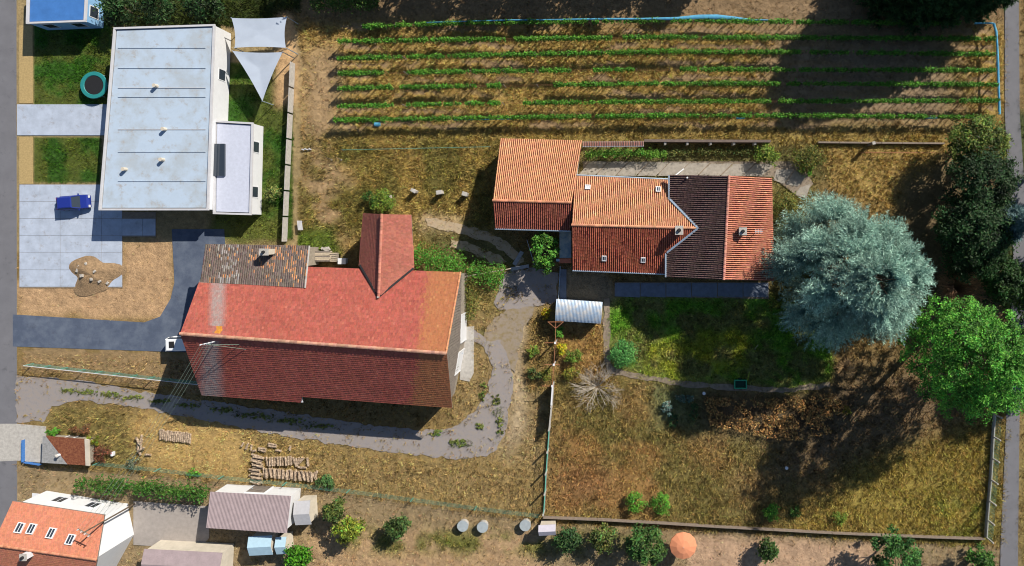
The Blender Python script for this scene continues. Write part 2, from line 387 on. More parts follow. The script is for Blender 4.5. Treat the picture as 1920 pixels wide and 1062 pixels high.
for ax in range(7):
    for ay in range(6):
        x0_, y0_ = 36.5+ax*38.5, 346.5+ay*32; x1_, y1_ = min(x0_+38, 291.5), y0_+31.5
        if not all(bool(inside(NTERR, np.array(xx), np.array(yy))) for xx in (x0_, x1_) for yy in (y0_, y1_)): continue
        MB().slab(px_poly([(x0_, y0_), (x1_, y0_), (x1_, y1_), (x0_, y1_)], .035+.004*((ax*3+ay) % 3)), .06).build('paving_slab', M_concw, fc)
BEDS = [R4(36, 48, 61, 194), R4(36, 257, 61, 345)]
M_bed = mat('yellow_gravel', (.4, .29, .13), var=.25, nscale=5, bump=.6, bscale=25)
for b in BEDS: structure('gravel_strip', b, M_bed, .018); paved(b)
NP2 = [(60, 925), (240, 945), (238, 1000), (195, 1090), (60, 1090)]
structure('white_patio', NP2, mat('white_paving', (.6, .62, .65), var=.08, nscale=3), .03); paved(NP2)
NP3 = [(250, 940), (392, 950), (392, 1010), (372, 1030), (250, 1022)]
structure('grey_yard', NP3, mat('grey_paving', (.3, .27, .25), var=.15, nscale=2, bump=.3, bscale=30), .03); paved(NP3)
APRON = [(866, 614), (889, 612), (888, 700), (880, 716), (862, 712)]
structure('concrete_apron', APRON, M_conc, .03); paved(APRON)

# build the ground sheet
SOFT = np.zeros(GX.shape)
for q_ in (TRACK, YARD, LINKP)+tuple(ruts): SOFT = np.maximum(SOFT, inside(q_, GX, GY).astype(float))
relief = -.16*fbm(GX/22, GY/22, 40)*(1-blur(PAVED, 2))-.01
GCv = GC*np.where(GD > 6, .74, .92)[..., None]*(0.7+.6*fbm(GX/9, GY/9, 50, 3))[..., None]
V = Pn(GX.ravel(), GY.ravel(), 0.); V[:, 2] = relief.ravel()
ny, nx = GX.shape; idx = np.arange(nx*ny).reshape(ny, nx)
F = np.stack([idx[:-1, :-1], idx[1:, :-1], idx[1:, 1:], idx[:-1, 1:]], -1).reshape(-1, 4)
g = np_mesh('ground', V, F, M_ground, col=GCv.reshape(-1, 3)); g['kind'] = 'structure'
mb = MB()   # land beyond the mapped plots, a frame round the ground sheet
a0, a1 = P(X0+2, Y0+2), P(X1-2, Y1-2); E = 1500
for q in ([(-E, a0.y), (-E, E), (E, E), (E, a0.y)], [(-E, -E), (-E, a1.y), (E, a1.y), (E, -E)], [(-E, a1.y), (-E, a0.y), (a0.x, a0.y), (a0.x, a1.y)], [(a1.x, a1.y), (a1.x, a0.y), (E, a0.y), (E, a1.y)]):
    mb.sheet([(x, y, -.2) for x, y in q])
o = mb.build('terrain', mat('far_fields', (.14, .13, .05), var=.4, nscale=.03)); o['kind'] = 'structure'

# ------------------------------------------------------------------ roof tile generators
def bil(A, B, C, D, u, v):
    A, B, C, D = (np.array(q) for q in (A, B, C, D)); u = np.asarray(u)[..., None]; v = np.asarray(v)[..., None]
    return (1-v)*((1-u)*D+u*C)+v*((1-u)*A+u*B)
def patch_normal(A, B, C, D):
    n = ((Vector(C)-Vector(D)).cross(Vector(A)-Vector(D))).normalized()
    return n if n.z > 0 else -n
def world_px(p): 
    f = S*(H-p[..., 2])/H
    return p[..., 0]/f+NX, -p[..., 1]/f+NY
def tint(base, n, amt=.2, hue=.06, seed=1):
    r = np.random.default_rng(seed); b = np.ones((n, 3))*np.array(base)
    b *= (1+amt*r.uniform(-1, 1, (n, 1))); b *= 1+hue*r.uniform(-1, 1, (n, 3)); return np.clip(b, .005, .95)
def flat_tiles(A, B, C, D, parent, colf, course=.31, tw=.22, clip=None, seed=1, name='roof_tiles', lift=.036):
    """A,B ridge left/right, C,D eave right/left"""
    r = np.random.default_rng(seed)
    Wd = (Vector(C)-Vector(D)).length; Ls = max((Vector(A)-Vector(D)).length, (Vector(B)-Vector(C)).length)
    nr = int(Ls/course); nc = int(Wd/tw)
    I, J = np.meshgrid(np.arange(nr), np.arange(-1, nc), indexing='ij'); I = I.ravel(); J = J.ravel()
    off = (I % 2)*.5
    u0 = np.clip((J+off)/nc, 0, 1); u1 = np.clip((J+off+.95)/nc, 0, 1); v0 = np.clip((I-.12)/nr, 0, 1); v1 = (I+1.)/nr
    cen = bil(A, B, C, D, (u0+u1)/2, (v0+v1)/2)
    k = (u1-u0) > .2/nc
    if clip: k &= clip(*world_px(cen))
    u0, u1, v0, v1, cen = u0[k], u1[k], v0[k], v1[k], cen[k]; n = len(u0)
    nm = np.array(patch_normal(A, B, C, D))
    l = (lift+r.uniform(-.006, .012, n))[:, None]*nm; l2 = (lift*.9+r.uniform(-.006, .012, n))[:, None]*nm
    a = bil(A, B, C, D, u0, v0); b = bil(A, B, C, D, u1, v0); c = bil(A, B, C, D, u1, v1); d = bil(A, B, C, D, u0, v1)
    V = np.stack([a+l, b+l2, c+.004*nm, d+.004*nm, a-.01*nm, b-.01*nm], 1).reshape(-1, 3)
    q = np.array([[0, 1, 2, 3], [4, 5, 1, 0]]); F = (q[None]+6*np.arange(n)[:, None, None]).reshape(-1, 4)
    px, py = world_px(cen)
    col = np.repeat(colf(px, py, n, r), 6, axis=0)
    return np_mesh(name, V, F, M_tile, parent, col, 'stuff')
def barrel_tiles(A, B, C, D, parent, colf, pitch=.225, length=.4, clip=None, seed=1, name='roof_tiles', rise=.075):
    r = np.random.default_rng(seed)
    Wd = (Vector(C)-Vector(D)).length; Ls = max((Vector(A)-Vector(D)).length, (Vector(B)-Vector(C)).length)
    nr = int(Ls/length); nc = int(Wd/pitch)
    I, J = np.meshgrid(np.arange(nr), np.arange(nc), indexing='ij'); I = I.ravel(); J = J.ravel()
    vo = r.random(nc)[J]*.9; u = (J+.5)/nc; v0 = np.clip((I-.15-vo)/nr, 0, 1); v1 = np.clip((I+1.-vo+(I == nr-1)*1.)/nr, 0, 1)
    cen = bil(A, B, C, D, u, (v0+v1)/2)
    if clip is not None:
        k = clip(*world_px(cen)); u, v0, v1, cen = u[k], v0[k], v1[k], cen[k]
    n = len(u); nm = np.array(patch_normal(A, B, C, D)); hw = .31/nc
    ju = r.uniform(-.04, .04, n)/nc; rows = []
    for v, wsc, lf in ((v0, 1.0, .035), (v1, .84, .0)):
        for th in np.linspace(math.pi, 0, 5):
            rows.append(bil(A, B, C, D, np.clip(u+ju+hw*wsc*math.cos(th), 0, 1), v)+((rise*math.sin(th)*wsc+lf)+r.uniform(-.008, .008, n))[:, None]*nm)
    V = np.stack(rows, 1).reshape(-1, 3)
    q = np.array([[i, i+1, i+6, i+5] for i in range(4)]); F = (q[None]+10*np.arange(n)[:, None, None]).reshape(-1, 4)
    px, py = world_px(cen); col = np.repeat(colf(px, py, n, r), 10, axis=0)
    return np_mesh(name, V, F, M_tile, parent, col, 'stuff', True)
def deck(A, B, C, D, parent, m, drop=.02, t=.14, poly=None):
    pts = [A, B, C, D] if poly is None else poly
    return MB().slab([Vector(p)-Vector((0, 0, drop)) for p in pts][::-1], t).build('roof_deck', m, parent)
def ridge_caps(p, q, parent, base, r=.16, L=.42, seed=4, name='ridge_tiles'):
    p = Vector(p); q = Vector(q); n = max(1, int((q-p).length/L)); d = (q-p)/n; side = d.normalized().cross(Vector((0, 0, 1))).normalized(); up = side.cross(d.normalized())
    V = []; F = []
    for i in range(n):
        for t, s, lf in ((-.12, .86, .0), (1., 1., .03)):
            c = p+d*(i+t)
            for th in np.linspace(0, math.pi, 5): V.append(c+side*(r*s*math.cos(th))+up*(r*.8*s*math.sin(th)+lf))
        b = 10*i; F += [(b+k, b+k+1, b+k+6, b+k+5) for k in range(4)]
    return np_mesh(name, np.array([tuple(v) for v in V]), F, M_tile, parent, np.repeat(tint(base, n, .22, .06, seed), 10, axis=0), 'stuff')
def gutter(p, q, parent, m=None, r=.09):
    mb = MB(); p = Vector(p); q = Vector(q)
    mb.tube(p, q, r, r, 8); return mb.build('gutter', m or M_zinc, parent)
def strip(pts, wdt, parent, m, name='valley_flashing', lift=.09):
    mb = MB()
    for a, b in zip(pts[:-1], pts[1:]):
        a = Vector(a)+Vector((0, 0, lift)); b = Vector(b)+Vector((0, 0, lift)); s = (b-a).cross(Vector((0, 0, 1))).normalized()*wdt/2
        mb.slab([a-s, b-s, b+s, a+s], .03)
    return mb.build(name, m, parent)
def chimney(parent, p, w, d, h, body, pot=True, rz=0, below=1.2):
    c = MB().box((p.x, p.y, p.z+(h-below)/2), (w, d, h+below), rz).build('chimney', body, parent)
    MB().box((p.x, p.y, p.z+h+.05), (w+.16, d+.16, .1), rz).build('chimney_cap', M_conc, c)
    if pot: MB().cyl((p.x, p.y, p.z+h+.1), min(w, d)*.3, .25, 10, min(w, d)*.25).build('chimney_pot', M_dark, c)
    return c
def skylight(parent, px, py, A, B, C, D, wd=.55, hg=.65, m=None):
    p = ray_plane(px, py, Vector(A), Vector(B), Vector(D)); n = patch_normal(A, B, C, D)
    u = (Vector(C)-Vector(D)).normalized(); v = n.cross(u)
    mb = MB()
    def ring(a, b, z0, z1):
        return [p+u*(sx*a)+v*(sy*b)+n*z0 for sx, sy in ((-1, -1), (1, -1), (1, 1), (-1, 1))]+[p+u*(sx*a)+v*(sy*b)+n*z1 for sx, sy in ((-1, -1), (1, -1), (1, 1), (-1, 1))]
    bw = .1
    for s in (-1, 1):
        q = p+u*(s*(wd/2-bw/2)); mb.hexa([q+u*(sx*bw/2)+v*(sy*hg/2)+n*z for z in (0, .2) for sx, sy in ((-1, -1), (1, -1), (1, 1), (-1, 1))])
        q = p+v*(s*(hg/2-bw/2)); mb.hexa([q+u*(sx*(wd/2-bw))+v*(sy*bw/2)+n*z for z in (0, .198) for sx, sy in ((-1, -1), (1, -1), (1, 1), (-1, 1))])
    f = mb.build('skylight', M_white, parent)
    MB().hexa([p+u*(sx*(wd/2-bw))+v*(sy*(hg/2-bw))+n*z for z in (.1, .15) for sx, sy in ((-1, -1), (1, -1), (1, 1), (-1, 1))]).build('pane', m or M_glass, f)
    MB().hexa([p+u*(sx*.025)+v*(sy*(hg/2-bw))+n*z for z in (.15, .19) for sx, sy in ((-1, -1), (1, -1), (1, 1), (-1, 1))]).build('glazing_bar', M_white, f)
    return f
def opening(parent, a, b, t, z0, wd, hg, name='window', leaf=None, shutters=None):
    """window or door on the wall from a to b (outer side on the right of a->b), centre at fraction t"""
    a = Vector((a[0], a[1], 0)); b = Vector((b[0], b[1], 0)); d = (b-a).normalized(); n = Vector((d.y, -d.x, 0)); c = a+(b-a)*t; rz = math.atan2(d.y, d.x)
    def bx(off, u, z, sx, sy, sz): q = c+d*u+n*off; return MB().box((q.x, q.y, z), (sx, sy, sz), rz)
    w_ = bx(.0, 0, z0+hg/2, wd, .1, hg).build(name, leaf or M_glass, parent)
    fr = MB()
    for s in (-1, 1):
        q = c+d*(s*(wd/2+.05))+n*.03; fr.box((q.x, q.y, z0+hg/2), (.1, .14, hg), rz)
    q = c+n*.03; fr.box((q.x, q.y, z0+hg+.05), (wd+.2, .14, .1), rz)
    if name == 'window': fr.box((q.x, q.y, z0-.04), (wd+.3, .2, .08), rz); fr.box((q.x, q.y, z0+hg/2), (.06, .06, hg), rz)
    fr.build('frame', M_white, w_)
    if name == 'door':
        q = c+d*(wd*.38)+n*.1; MB().box((q.x, q.y, z0+1.05), (.12, .08, .05), rz).build('handle', M_zinc, w_)
    if shutters:
        for s in (-1, 1):
            q = c+d*(s*(wd/2+.1+wd/4))+n*.08; MB().box((q.x, q.y, z0+hg/2), (wd/2, .05, hg), rz).build('shutter', shutters, w_)
    return w_
def inset(pts, d):
    c = sum((Vector((p[0], p[1])) for p in pts), Vector((0, 0)))/len(pts); out = []
    n = len(pts)
    for i in range(n):
        p = Vector(pts[i][:2]); a = (Vector(pts[i-1][:2])-p); b = (Vector(pts[(i+1) % n][:2])-p)
        a = a.normalized() if a.length > 1e-6 else a; b = b.normalized() if b.length > 1e-6 else b
        bis = a+b
        if bis.length < .3:
            bis = Vector((-a.y, a.x));  bis = bis if bis.dot(c-p) > 0 else -bis; out.append(p+bis.normalized()*d)
        else: out.append(p+bis.normalized()*d*1.41*(1 if bis.dot(c-p) > 0 else 1))
    return [(q.x, q.y) for q in out]

# ------------------------------------------------------------------ barn
barn = thing('barn', 'long barn with big red tiled gable roof beside the gravel track', 'barn', P(600, 640, 0))
rL, rR = P(338, 626, 9.75), P(838, 663, 9.75)
eSL, eSm0 = P(378, 740, 5.0), P(566, 757, 4.75)
eSm1, eSR = P(566, 744, 5.05), P(848, 765, 5.0)
eNR = P(865, 511, 5.0); eNL = P(386, 494, 5.0)
rM = rL.lerp(rR, (566-338)/500)
eSm0 = rM+(eSm1-rM)*1.115; eSL = P(378, 741, eSm0.z)
RED = (.315, .082, .06)
def barn_col(px, py, n, r):
    c = tint(RED, n, .16, .07, int(r.integers(1e6)))
    c *= (.84+.32*fbm(px/45, py/5, 61))[:, None]; c *= (1+.16*(fbm(px/22, py/22, 62)-.5)[:, None]*np.array((.6, 1.4, 1.4)))
    # grey weathered streak, orange renewed end
    xs = 408+(py-560)*-.03
    st = np.clip(1-np.abs(px-(xs-8*(py > 640)))/(19+14*np.clip((py-640)/100, 0, 1)), 0, 1)*np.clip((py-520)/10, 0, 1)
    st = np.clip(st*1.5, 0, 1)*(.6+.4*r.random(n))*.85
    st = np.where((py > 612) & (py < 640), st*.3, st)
    c = c*(1-st[:, None])+np.array((.27, .245, .235))*st[:, None]
    og = np.clip((px-(794-(py-520)*.12)+5*r.standard_normal(n))/14, 0, 1)[:, None]*.9
    c = c*(1-og)+tint((.33, .13, .056), n, .12, .05, 5)*og
    rep = (np.abs(px-411) < 7) & (np.abs(py-621) < 7) & (r.random(n) < .85); c[rep] = tint((.45, .2, .03), rep.sum(), .2, .08, 6)
    ob = r.random(n) < .03; c[ob] *= (1.12, 1.3, 1.25)
    return c
wing_poly = [(682, 380), (771, 380), (776, 503), (710, 556), (675, 497)]
flat_tiles(rL, rR, eNR, eNL, barn, barn_col, seed=11, clip=lambda x, y: ~inside(wing_poly, x, y) & ~inside([(300, 440), (573, 440), (571, 540), (300, 525)], x, y))
flat_tiles(rL, rM, eSm0, eSL, barn, barn_col, seed=12)
flat_tiles(rM, rR, eSR, eSm1, barn, barn_col, seed=13)
deck(rL, rR, eNR, eNL, barn, M_wood); deck(rL, rM, eSm0, eSL, barn, M_wood); deck(rM, rR, eSR, eSm1, barn, M_wood)
ridge_caps(rL+Vector((0, 0, .02)), rR+Vector((0, 0, .02)), barn, (.42, .23, .16), r=.2, seed=14)
ridge_caps(eNR+Vector((-.1, 0, .03)), rR+Vector((-.1, 0, .03)), barn, (.45, .2, .1), r=.12, name='verge_tiles')
MB().hexa([eSm0+Vector(v) for v in ((-.05, 0, -.12), (.12, 0, -.12), (.12, .9, .1), (-.05, .9, .1), (-.05, 0, .05), (.12, 0, .05), (.12, .9, .5), (-.05, .9, .5))]).build('eave_end_board', M_white, barn)
bw = [(eNL.x+.5, eNL.y-.4), (rL.x+.25, rL.y), (eSL.x+.5, eSL.y+.5), (eSR.x-.9, eSR.y+.5), (rR.x-.25, rR.y), (eNR.x-.5, eNR.y-.4)]
MB().walls(bw, 0, [4.85, 9.45, 4.85, 4.85, 9.45, 4.85]).build('wall', M_rubble, barn)
paved([((x)/S+NX, -y/S+NY) for x, y in bw])
# boarded east gable: each board hangs from the verge
gA, gB, gC = Vector(bw[3]), Vector(bw[4]), Vector(bw[5]); nb = 46
for i in range(nb):
    t = (i+.5)/nb; y = gA.y+(gC.y-gA.y)*t; 
    if y < gB.y: k = (y-gA.y)/(gB.y-gA.y); x = gA.x+(gB.x-gA.x)*k; zt = 4.85+4.5*k
    else: k = (y-gB.y)/(gC.y-gB.y); x = gB.x+(gC.x-gB.x)*k; zt = 9.35-4.5*k
    zb = 3.0 if t > .35 else 1.6
    wdt = (gC.y-gA.y)/nb
    MB().box((x+.06+.02*math.sin(i*7.), y, (zt+zb)/2+.05*math.sin(i*3.3)), (.08, wdt*(.8+.12*math.sin(i*5.1)), zt-zb), 0).build('board', M_wood, barn)
for a_, b_, t, wd in ((gA, gB, .62, 2.6), (gB, gC, .2, 3.2)):
    opening(barn, (a_.x+.08, a_.y), (b_.x+.08, b_.y), t, .05, wd, 2.7, 'door', M_white)
sw0, sw1 = bw[2], bw[3]
for t in (.15, .4, .7): opening(barn, sw0, sw1, t, 1.2, 1.1, .9)
opening(barn, sw0, sw1, .55, .05, 2.8, 2.8, 'door', M_wood)
# old tiled lean-to on the north-west
sA, sB = P(375, 529, 6.28), P(572, 540, 6.5); sC, sD = P(580, 461, 5.3), P(385, 458, 5.3)
def old_col(px, py, n, r):
    c = tint((.12, .085, .075), n, .35, .1, 71)
    k = r.random(n) < (.05+.3*(fbm(px/28, py/40, 72) > .53)); c[k] = tint((.38, .18, .085), k.sum(), .3, .1, 73)
    k = (np.abs(px-428) < 20) & (r.random(n) < .4); c[k] = tint((.24, .22, .21), k.sum(), .2, .05, 74)
    return c
old = thing('lean_to', 'lean-to with old dark brown and orange patched tiles against the barn', 'lean-to', P(470, 480, 0))
barrel_tiles(sA, sB, sC, sD, old, old_col, pitch=.24, length=.36, seed=15)
deck(sA, sB, sC, sD, old, M_wood)
lw = [(sD.x+.3, sD.y-.3), (sD.x+.3, eNL.y+.05), (sC.x-1.3, eNL.y-.4), (sC.x-1.3, sC.y-.3)]
MB().walls(lw, 0, [5.1, 5.5, 5.5, 5.1]).build('wall', M_rubble, old)
strip([sB+Vector((.05, 0, 0)), sC+Vector((.05, 0, 0))], .16, old, M_conc, 'verge')
cp = ray_plane(508, 472, sA, sB, sD)
chimney(old, cp, .9, .6, 1.5, M_plaster)
opening(old, lw[1], lw[0], .5, .05, 1.0, 2.1, 'door', M_wood)
# gabled wing on the north side
wg = thing('barn_wing', 'narrow gabled wing with red tiles joined to the north of the barn', 'barn', P(730, 470, 0))
w0, w1 = P(716, 402, 6.9), P(710, 557, 6.95)
wl0, wl1 = P(681, 400, 4.7), P(675, 497, 4.7); wl2 = P(674.5, 449, 4.75)
wr0, wr1 = P(771, 403, 4.7), P(775, 504, 4.7)
def wing_col(px, py, n, r): return tint((.31, .105, .075), n, .14, .06, 81)*(.85+.3*fbm(px/25, py/25, 82))[:, None]
wle = P(668, 557, 4.7); wre = P(779, 557, 4.7)
flat_tiles(w1, w0, wl0, wle, wg, wing_col, seed=16, clip=lambda x, y: inside([(650, 390), (800, 390), (800, 480), (776, 503), (710, 557), (674, 497), (650, 480)], x, y))
flat_tiles(w0, w1, wre, wr0, wg, wing_col, seed=17, clip=lambda x, y: inside([(650, 390), (800, 390), (800, 480), (776, 503), (710, 557), (674, 497), (650, 480)], x, y))
deck(w0, w1, wl1, wl0, wg, M_wood, poly=[w0, w1, wl1, wl0]); deck(0, 0, 0, 0, wg, M_wood, poly=[w0, wr0, wr1, w1])
# slightly deeper eaves at the barn end
el0, el1, el2, el3 = P(681, 447, 4.78), P(677, 497, 4.78), P(673, 499, 4.55), P(675, 447, 4.55)
MB().slab([el0, el1, el2, el3][::-1], .1).build('eave_strip', M_tile, wg).data.color_attributes.new('Col', 'FLOAT_COLOR', 'POINT').data.foreach_set('color', np.tile([.38, .12, .08, 1], 8))
er = [P(768, 461, 4.8), P(775, 461, 4.57), P(776, 502, 4.57), P(770, 506, 4.8)]
MB().slab(er[::-1], .1).build('eave_strip', M_tile, wg).data.color_attributes.new('Col', 'FLOAT_COLOR', 'POINT').data.foreach_set('color', np.tile([.38, .12, .08, 1], 8))
ridge_caps(w0+Vector((0, 0, .03)), w1+Vector((0, 0, .03)), wg, (.42, .17, .12), r=.17, seed=18)
MA_, MB_, MC_ = rL, rR, eNR
v1 = ray_plane(675, 497, rL, rR, eNR); v2 = ray_plane(710, 557, rL, rR, eNR); v3 = ray_plane(776, 503, rL, rR, eNR)
strip([v1, v2, v3], .22, wg, M_dark, lift=.1)
MB().cyl((v2.x, v2.y, v2.z+.05), .16, .28, 8, .1).build('ridge_knob', M_conc, wg)
ww = [(wl0.x+.35, wl0.y-.35), (w0.x-.3, w0.y-.35), (wr0.x-1.35, wr0.y-.35), (wr1.x-1.35, wr1.y+.3), (wl1.x+.35, wl1.y+.3)]
MB().walls(ww, 0, [4.6, 6.45, 5.3, 5.3, 4.6]).build('wall', M_rubble, wg)
opening(wg, ww[2], ww[0], .5, .05, 2.2, 2.5, 'door', M_wood); opening(wg, ww[3], ww[2], .5, 1.4, .9, 1.0)
paved([(x/S+NX, -y/S+NY) for x, y in ww])

# ------------------------------------------------------------------ farmhouse
PINK = (.62, .315, .165)
def house_col(px, py, n, r):
    c = tint(PINK, n, .17, .08, int(r.integers(1e6)))*(.85+.3*fbm(px/18, py/18, 91))[:, None]
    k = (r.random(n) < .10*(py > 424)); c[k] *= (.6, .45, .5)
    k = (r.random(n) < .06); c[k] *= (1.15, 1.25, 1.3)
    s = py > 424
    c[s] *= (.6, .34, .37)  # south slope darker and redder: its shade is put into the tile colour
    return np.clip(c, .01, .9)
house = thing('farmhouse', 'farmhouse with salmon tiled gable roof joined to a dark cross gable wing', 'house', P(1260, 430, 0))
hr0, hr1 = P(1072, 422, 6.3), P(1309, 428, 6.3)
hn0, hn1 = P(1078, 330, 4.0), P(1257, 338, 4.0); hnE = P(1312, 340.5, 4.0)
hs0, hs1 = P(1073, 506, 4.0), P(1250, 513, 4.0); hsE = P(1312, 515.5, 4.0)
cr0, cr1 = P(1367, 330, 7.7), P(1357, 525, 7.7)
cw0, cw1 = P(1256, 328, 5.0), P(1250, 520, 5.0)
ce0, ce1 = P(1447, 334, 5.3), P(1451, 527, 5.3)
mainclip = lambda x, y: inside([(1060, 320), (1256, 320), (1256, 374), (1308, 428), (1249, 475), (1249, 530), (1060, 530)], x, y)
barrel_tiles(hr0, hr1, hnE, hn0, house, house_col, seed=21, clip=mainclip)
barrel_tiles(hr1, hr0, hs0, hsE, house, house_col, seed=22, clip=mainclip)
deck(0, 0, 0, 0, house, M_tile, poly=[hn0, hn1, P(1256, 374, 4.95), hr1, hr0][::-1])
deck(0, 0, 0, 0, house, M_tile, poly=[hr0, hr1, P(1249, 474, 4.95), hs1, hs0][::-1])
for ob in house.children:
    if ob.name.startswith('roof_deck') and not ob.data.color_attributes:
        a = ob.data.color_attributes.new('Col', 'FLOAT_COLOR', 'POINT'); a.data.foreach_set('color', np.tile([.2, .06, .04, 1], len(ob.data.vertices)))
def dark_col(px, py, n, r): return tint((.115, .07, .064), n, .25, .07, 93)*(.85+.3*fbm(px/20, py/20, 94))[:, None]  # brown tiles, darkened further: shade of the west slope put into the colour
def east_col(px, py, n, r):
    c = tint((.5, .2, .125), n, .17, .08, 95)*(.82+.36*fbm(px/30, py/12, 96))[:, None]
    k = r.random(n) < .05; c[k] *= (1.2, 1.35, 1.3); return c
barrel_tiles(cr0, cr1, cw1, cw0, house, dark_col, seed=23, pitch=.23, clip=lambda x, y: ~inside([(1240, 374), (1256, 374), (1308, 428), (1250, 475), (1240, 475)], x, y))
barrel_tiles(cr1, cr0, ce0, ce1, house, east_col, seed=24, pitch=.23)
for pl, c in (([cw0, cr0, cr1, cw1], (.045, .028, .03)), ([cr0, ce0, ce1, cr1], (.2, .055, .04))):  # west deck carries the same painted shade as its tiles
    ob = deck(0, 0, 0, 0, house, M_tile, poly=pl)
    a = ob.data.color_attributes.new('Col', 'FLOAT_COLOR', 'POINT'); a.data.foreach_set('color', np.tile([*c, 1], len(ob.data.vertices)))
ridge_caps(hr0, hr1, house, (.55, .27, .16), seed=25); ridge_caps(cr0, cr1, house, (.45, .2, .15), seed=26)
gutter(hn0+Vector((0, .1, -.05)), hn1+Vector((0, .1, -.05)), house); gutter(hs0+Vector((0, -.1, -.05)), hs1+Vector((0, -.1, -.05)), house)
vp = [P(1256, 374, 5.02), P(1309, 428, 6.34), P(1250, 474, 5.02)]
strip(vp, .22, house, M_zinc, lift=.16)
gutter(P(1254, 329, 5.0), P(1254, 374, 5.0), house, r=.1); gutter(P(1248, 475, 5.0), P(1248, 520, 5.0), house, r=.1)
hw_ = [(hn0.x+.25, hn0.y-.45), (hr0.x+.25, hr0.y), (hs0.x+.25, hs0.y+.45), (hs1.x+.6, hs1.y+.4), (hn1.x+.6, hn1.y-.45)]
MB().walls(hw_, 0, [3.9, 6.1, 3.9, 3.9, 3.9]).build('wall', M_plaster, house)
cwl = [(cw0.x+.5, cw0.y-.3), (cw1.x+.5, cw1.y+.3), (cr1.x, cr1.y+.3), (ce1.x-.5, ce1.y+.3), (ce0.x-.5, ce0.y-.3), (cr0.x, cr0.y-.3)]
MB().walls(cwl, 0, [4.9, 4.9, 7.45, 5.2, 5.2, 7.45]).build('wall', M_plaster, house)
paved([(x/S+NX, -y/S+NY) for x, y in hw_]); paved([(x/S+NX, -y/S+NY) for x, y in cwl])
SH = mat('grey_blue_shutter', (.2, .26, .32), var=.1)
for t in (.2, .45, .8): opening(house, hw_[2], hw_[3], t, 1.0, 1.0, 1.3, shutters=SH)
opening(house, hw_[2], hw_[3], .63, .05, 1.0, 2.2, 'door', M_wood)
for t in (.15, .5, .8): opening(house, hw_[4], hw_[0], t, 1.0, 1.0, 1.3, shutters=SH)
for t in (.25, .75): opening(house, cwl[1], cwl[3], t, 1.0, 1.2, 1.4, shutters=SH); opening(house, cwl[4], cwl[0], t, 1.0, 1.1, 1.4, shutters=SH)
for t in (.3, .7): opening(house, cwl[3], cwl[4], t, 1.0, 1.1, 1.4, shutters=SH)
skylight(house, 1102, 352, hr0, hr1, hnE, hn0, .62, .55, M_white); skylight(house, 1234, 356, hr0, hr1, hnE, hn0)
skylight(house, 1133, 484, hr0, hr1, hsE, hs0); skylight(house, 1206, 487, hr0, hr1, hsE, hs0)
chimney(house, ray_plane(1272, 432, hr0, hr1, hsE), .75, .85, 1.0, M_plaster)
p = ray_plane(1390, 434, cr0, cr1, ce1); ch = chimney(house, p, .7, .7, .95, M_stone)
p = ray_plane(1418, 434, cr0, cr1, ce1)
mb = MB().tube(p, p+Vector((0, 0, 1.3)), .035); q = p+Vector((0, 0, 1.25)); mb.tube(q-Vector((.4, 0, 0)), q+Vector((.5, 0, 0)), .025)
for k in range(5): a = q+Vector((-.35+.18*k, 0, 0)); mb.tube(a-Vector((0, .25, 0)), a+Vector((0, .25, 0)), .018, n=4)
mb.build('antenna', M_white, house)
p = ray_plane(1288, 334, cr0, cr1, cw1); MB().cyl(p, .1, .5, 8).build('vent_pipe', M_white, house)

# ------------------------------------------------------------------ west annex with asymmetric roof
ann = thing('annex', 'square farm annex with ribbed salmon tiled asymmetric roof left of the house', 'outbuilding', P(1005, 350, 0))
an0, an1 = P(938, 260, 3.3), P(1091.5, 264, 3.3); ar0, ar1 = P(924, 376, 5.5), P(1072, 380, 5.5); as0, as1 = P(928, 428, 4.2), P(1069, 432, 4.2)
barrel_tiles(ar0, ar1, an1, an0, ann, lambda x, y, n, r: tint((.64, .325, .165), n, .17, .07, 31)*(.88+.24*fbm(x/20, y/20, 32))[:, None], seed=31)
barrel_tiles(ar1, ar0, as0, as1, ann, lambda x, y, n, r: tint((.31, .1, .065), n, .22, .07, 33)*(.85+.3*fbm(x/20, y/20, 34))[:, None], seed=32)  # same tiles as the north slope, shade painted in as a darker red
for pl, c in (([an0, an1, ar1, ar0], (.22, .06, .04)), ([ar0, ar1, as1, as0], (.12, .035, .03))):  # south deck painted darker too, following the shade of its slope
    ob = deck(0, 0, 0, 0, ann, M_tile, poly=pl[::-1])
    a = ob.data.color_attributes.new('Col', 'FLOAT_COLOR', 'POINT'); a.data.foreach_set('color', np.tile([*c, 1], len(ob.data.vertices)))
ridge_caps(ar0, ar1, ann, (.55, .25, .14), seed=35)
gutter(as0+Vector((0, -.1, -.05)), as1+Vector((0, -.1, -.05)), ann)
aw = [(an0.x+.35, an0.y-.35), (ar0.x+.35, ar0.y), (as0.x+.35, as0.y+.35), (as1.x-.1, as1.y+.35), (ar1.x-.1, ar1.y), (an1.x-.35, an1.y-.35)]
MB().walls(aw, 0, [3.2, 5.3, 4.05, 4.05, 5.3, 3.2]).build('wall', M_plaster, ann); paved([(x/S+NX, -y/S+NY) for x, y in aw])
opening(ann, aw[2], aw[3], .5, .05, 3., 2.8, 'door', M_wood); opening(ann, aw[0], aw[2], .5, 1.2, .9, 1.)
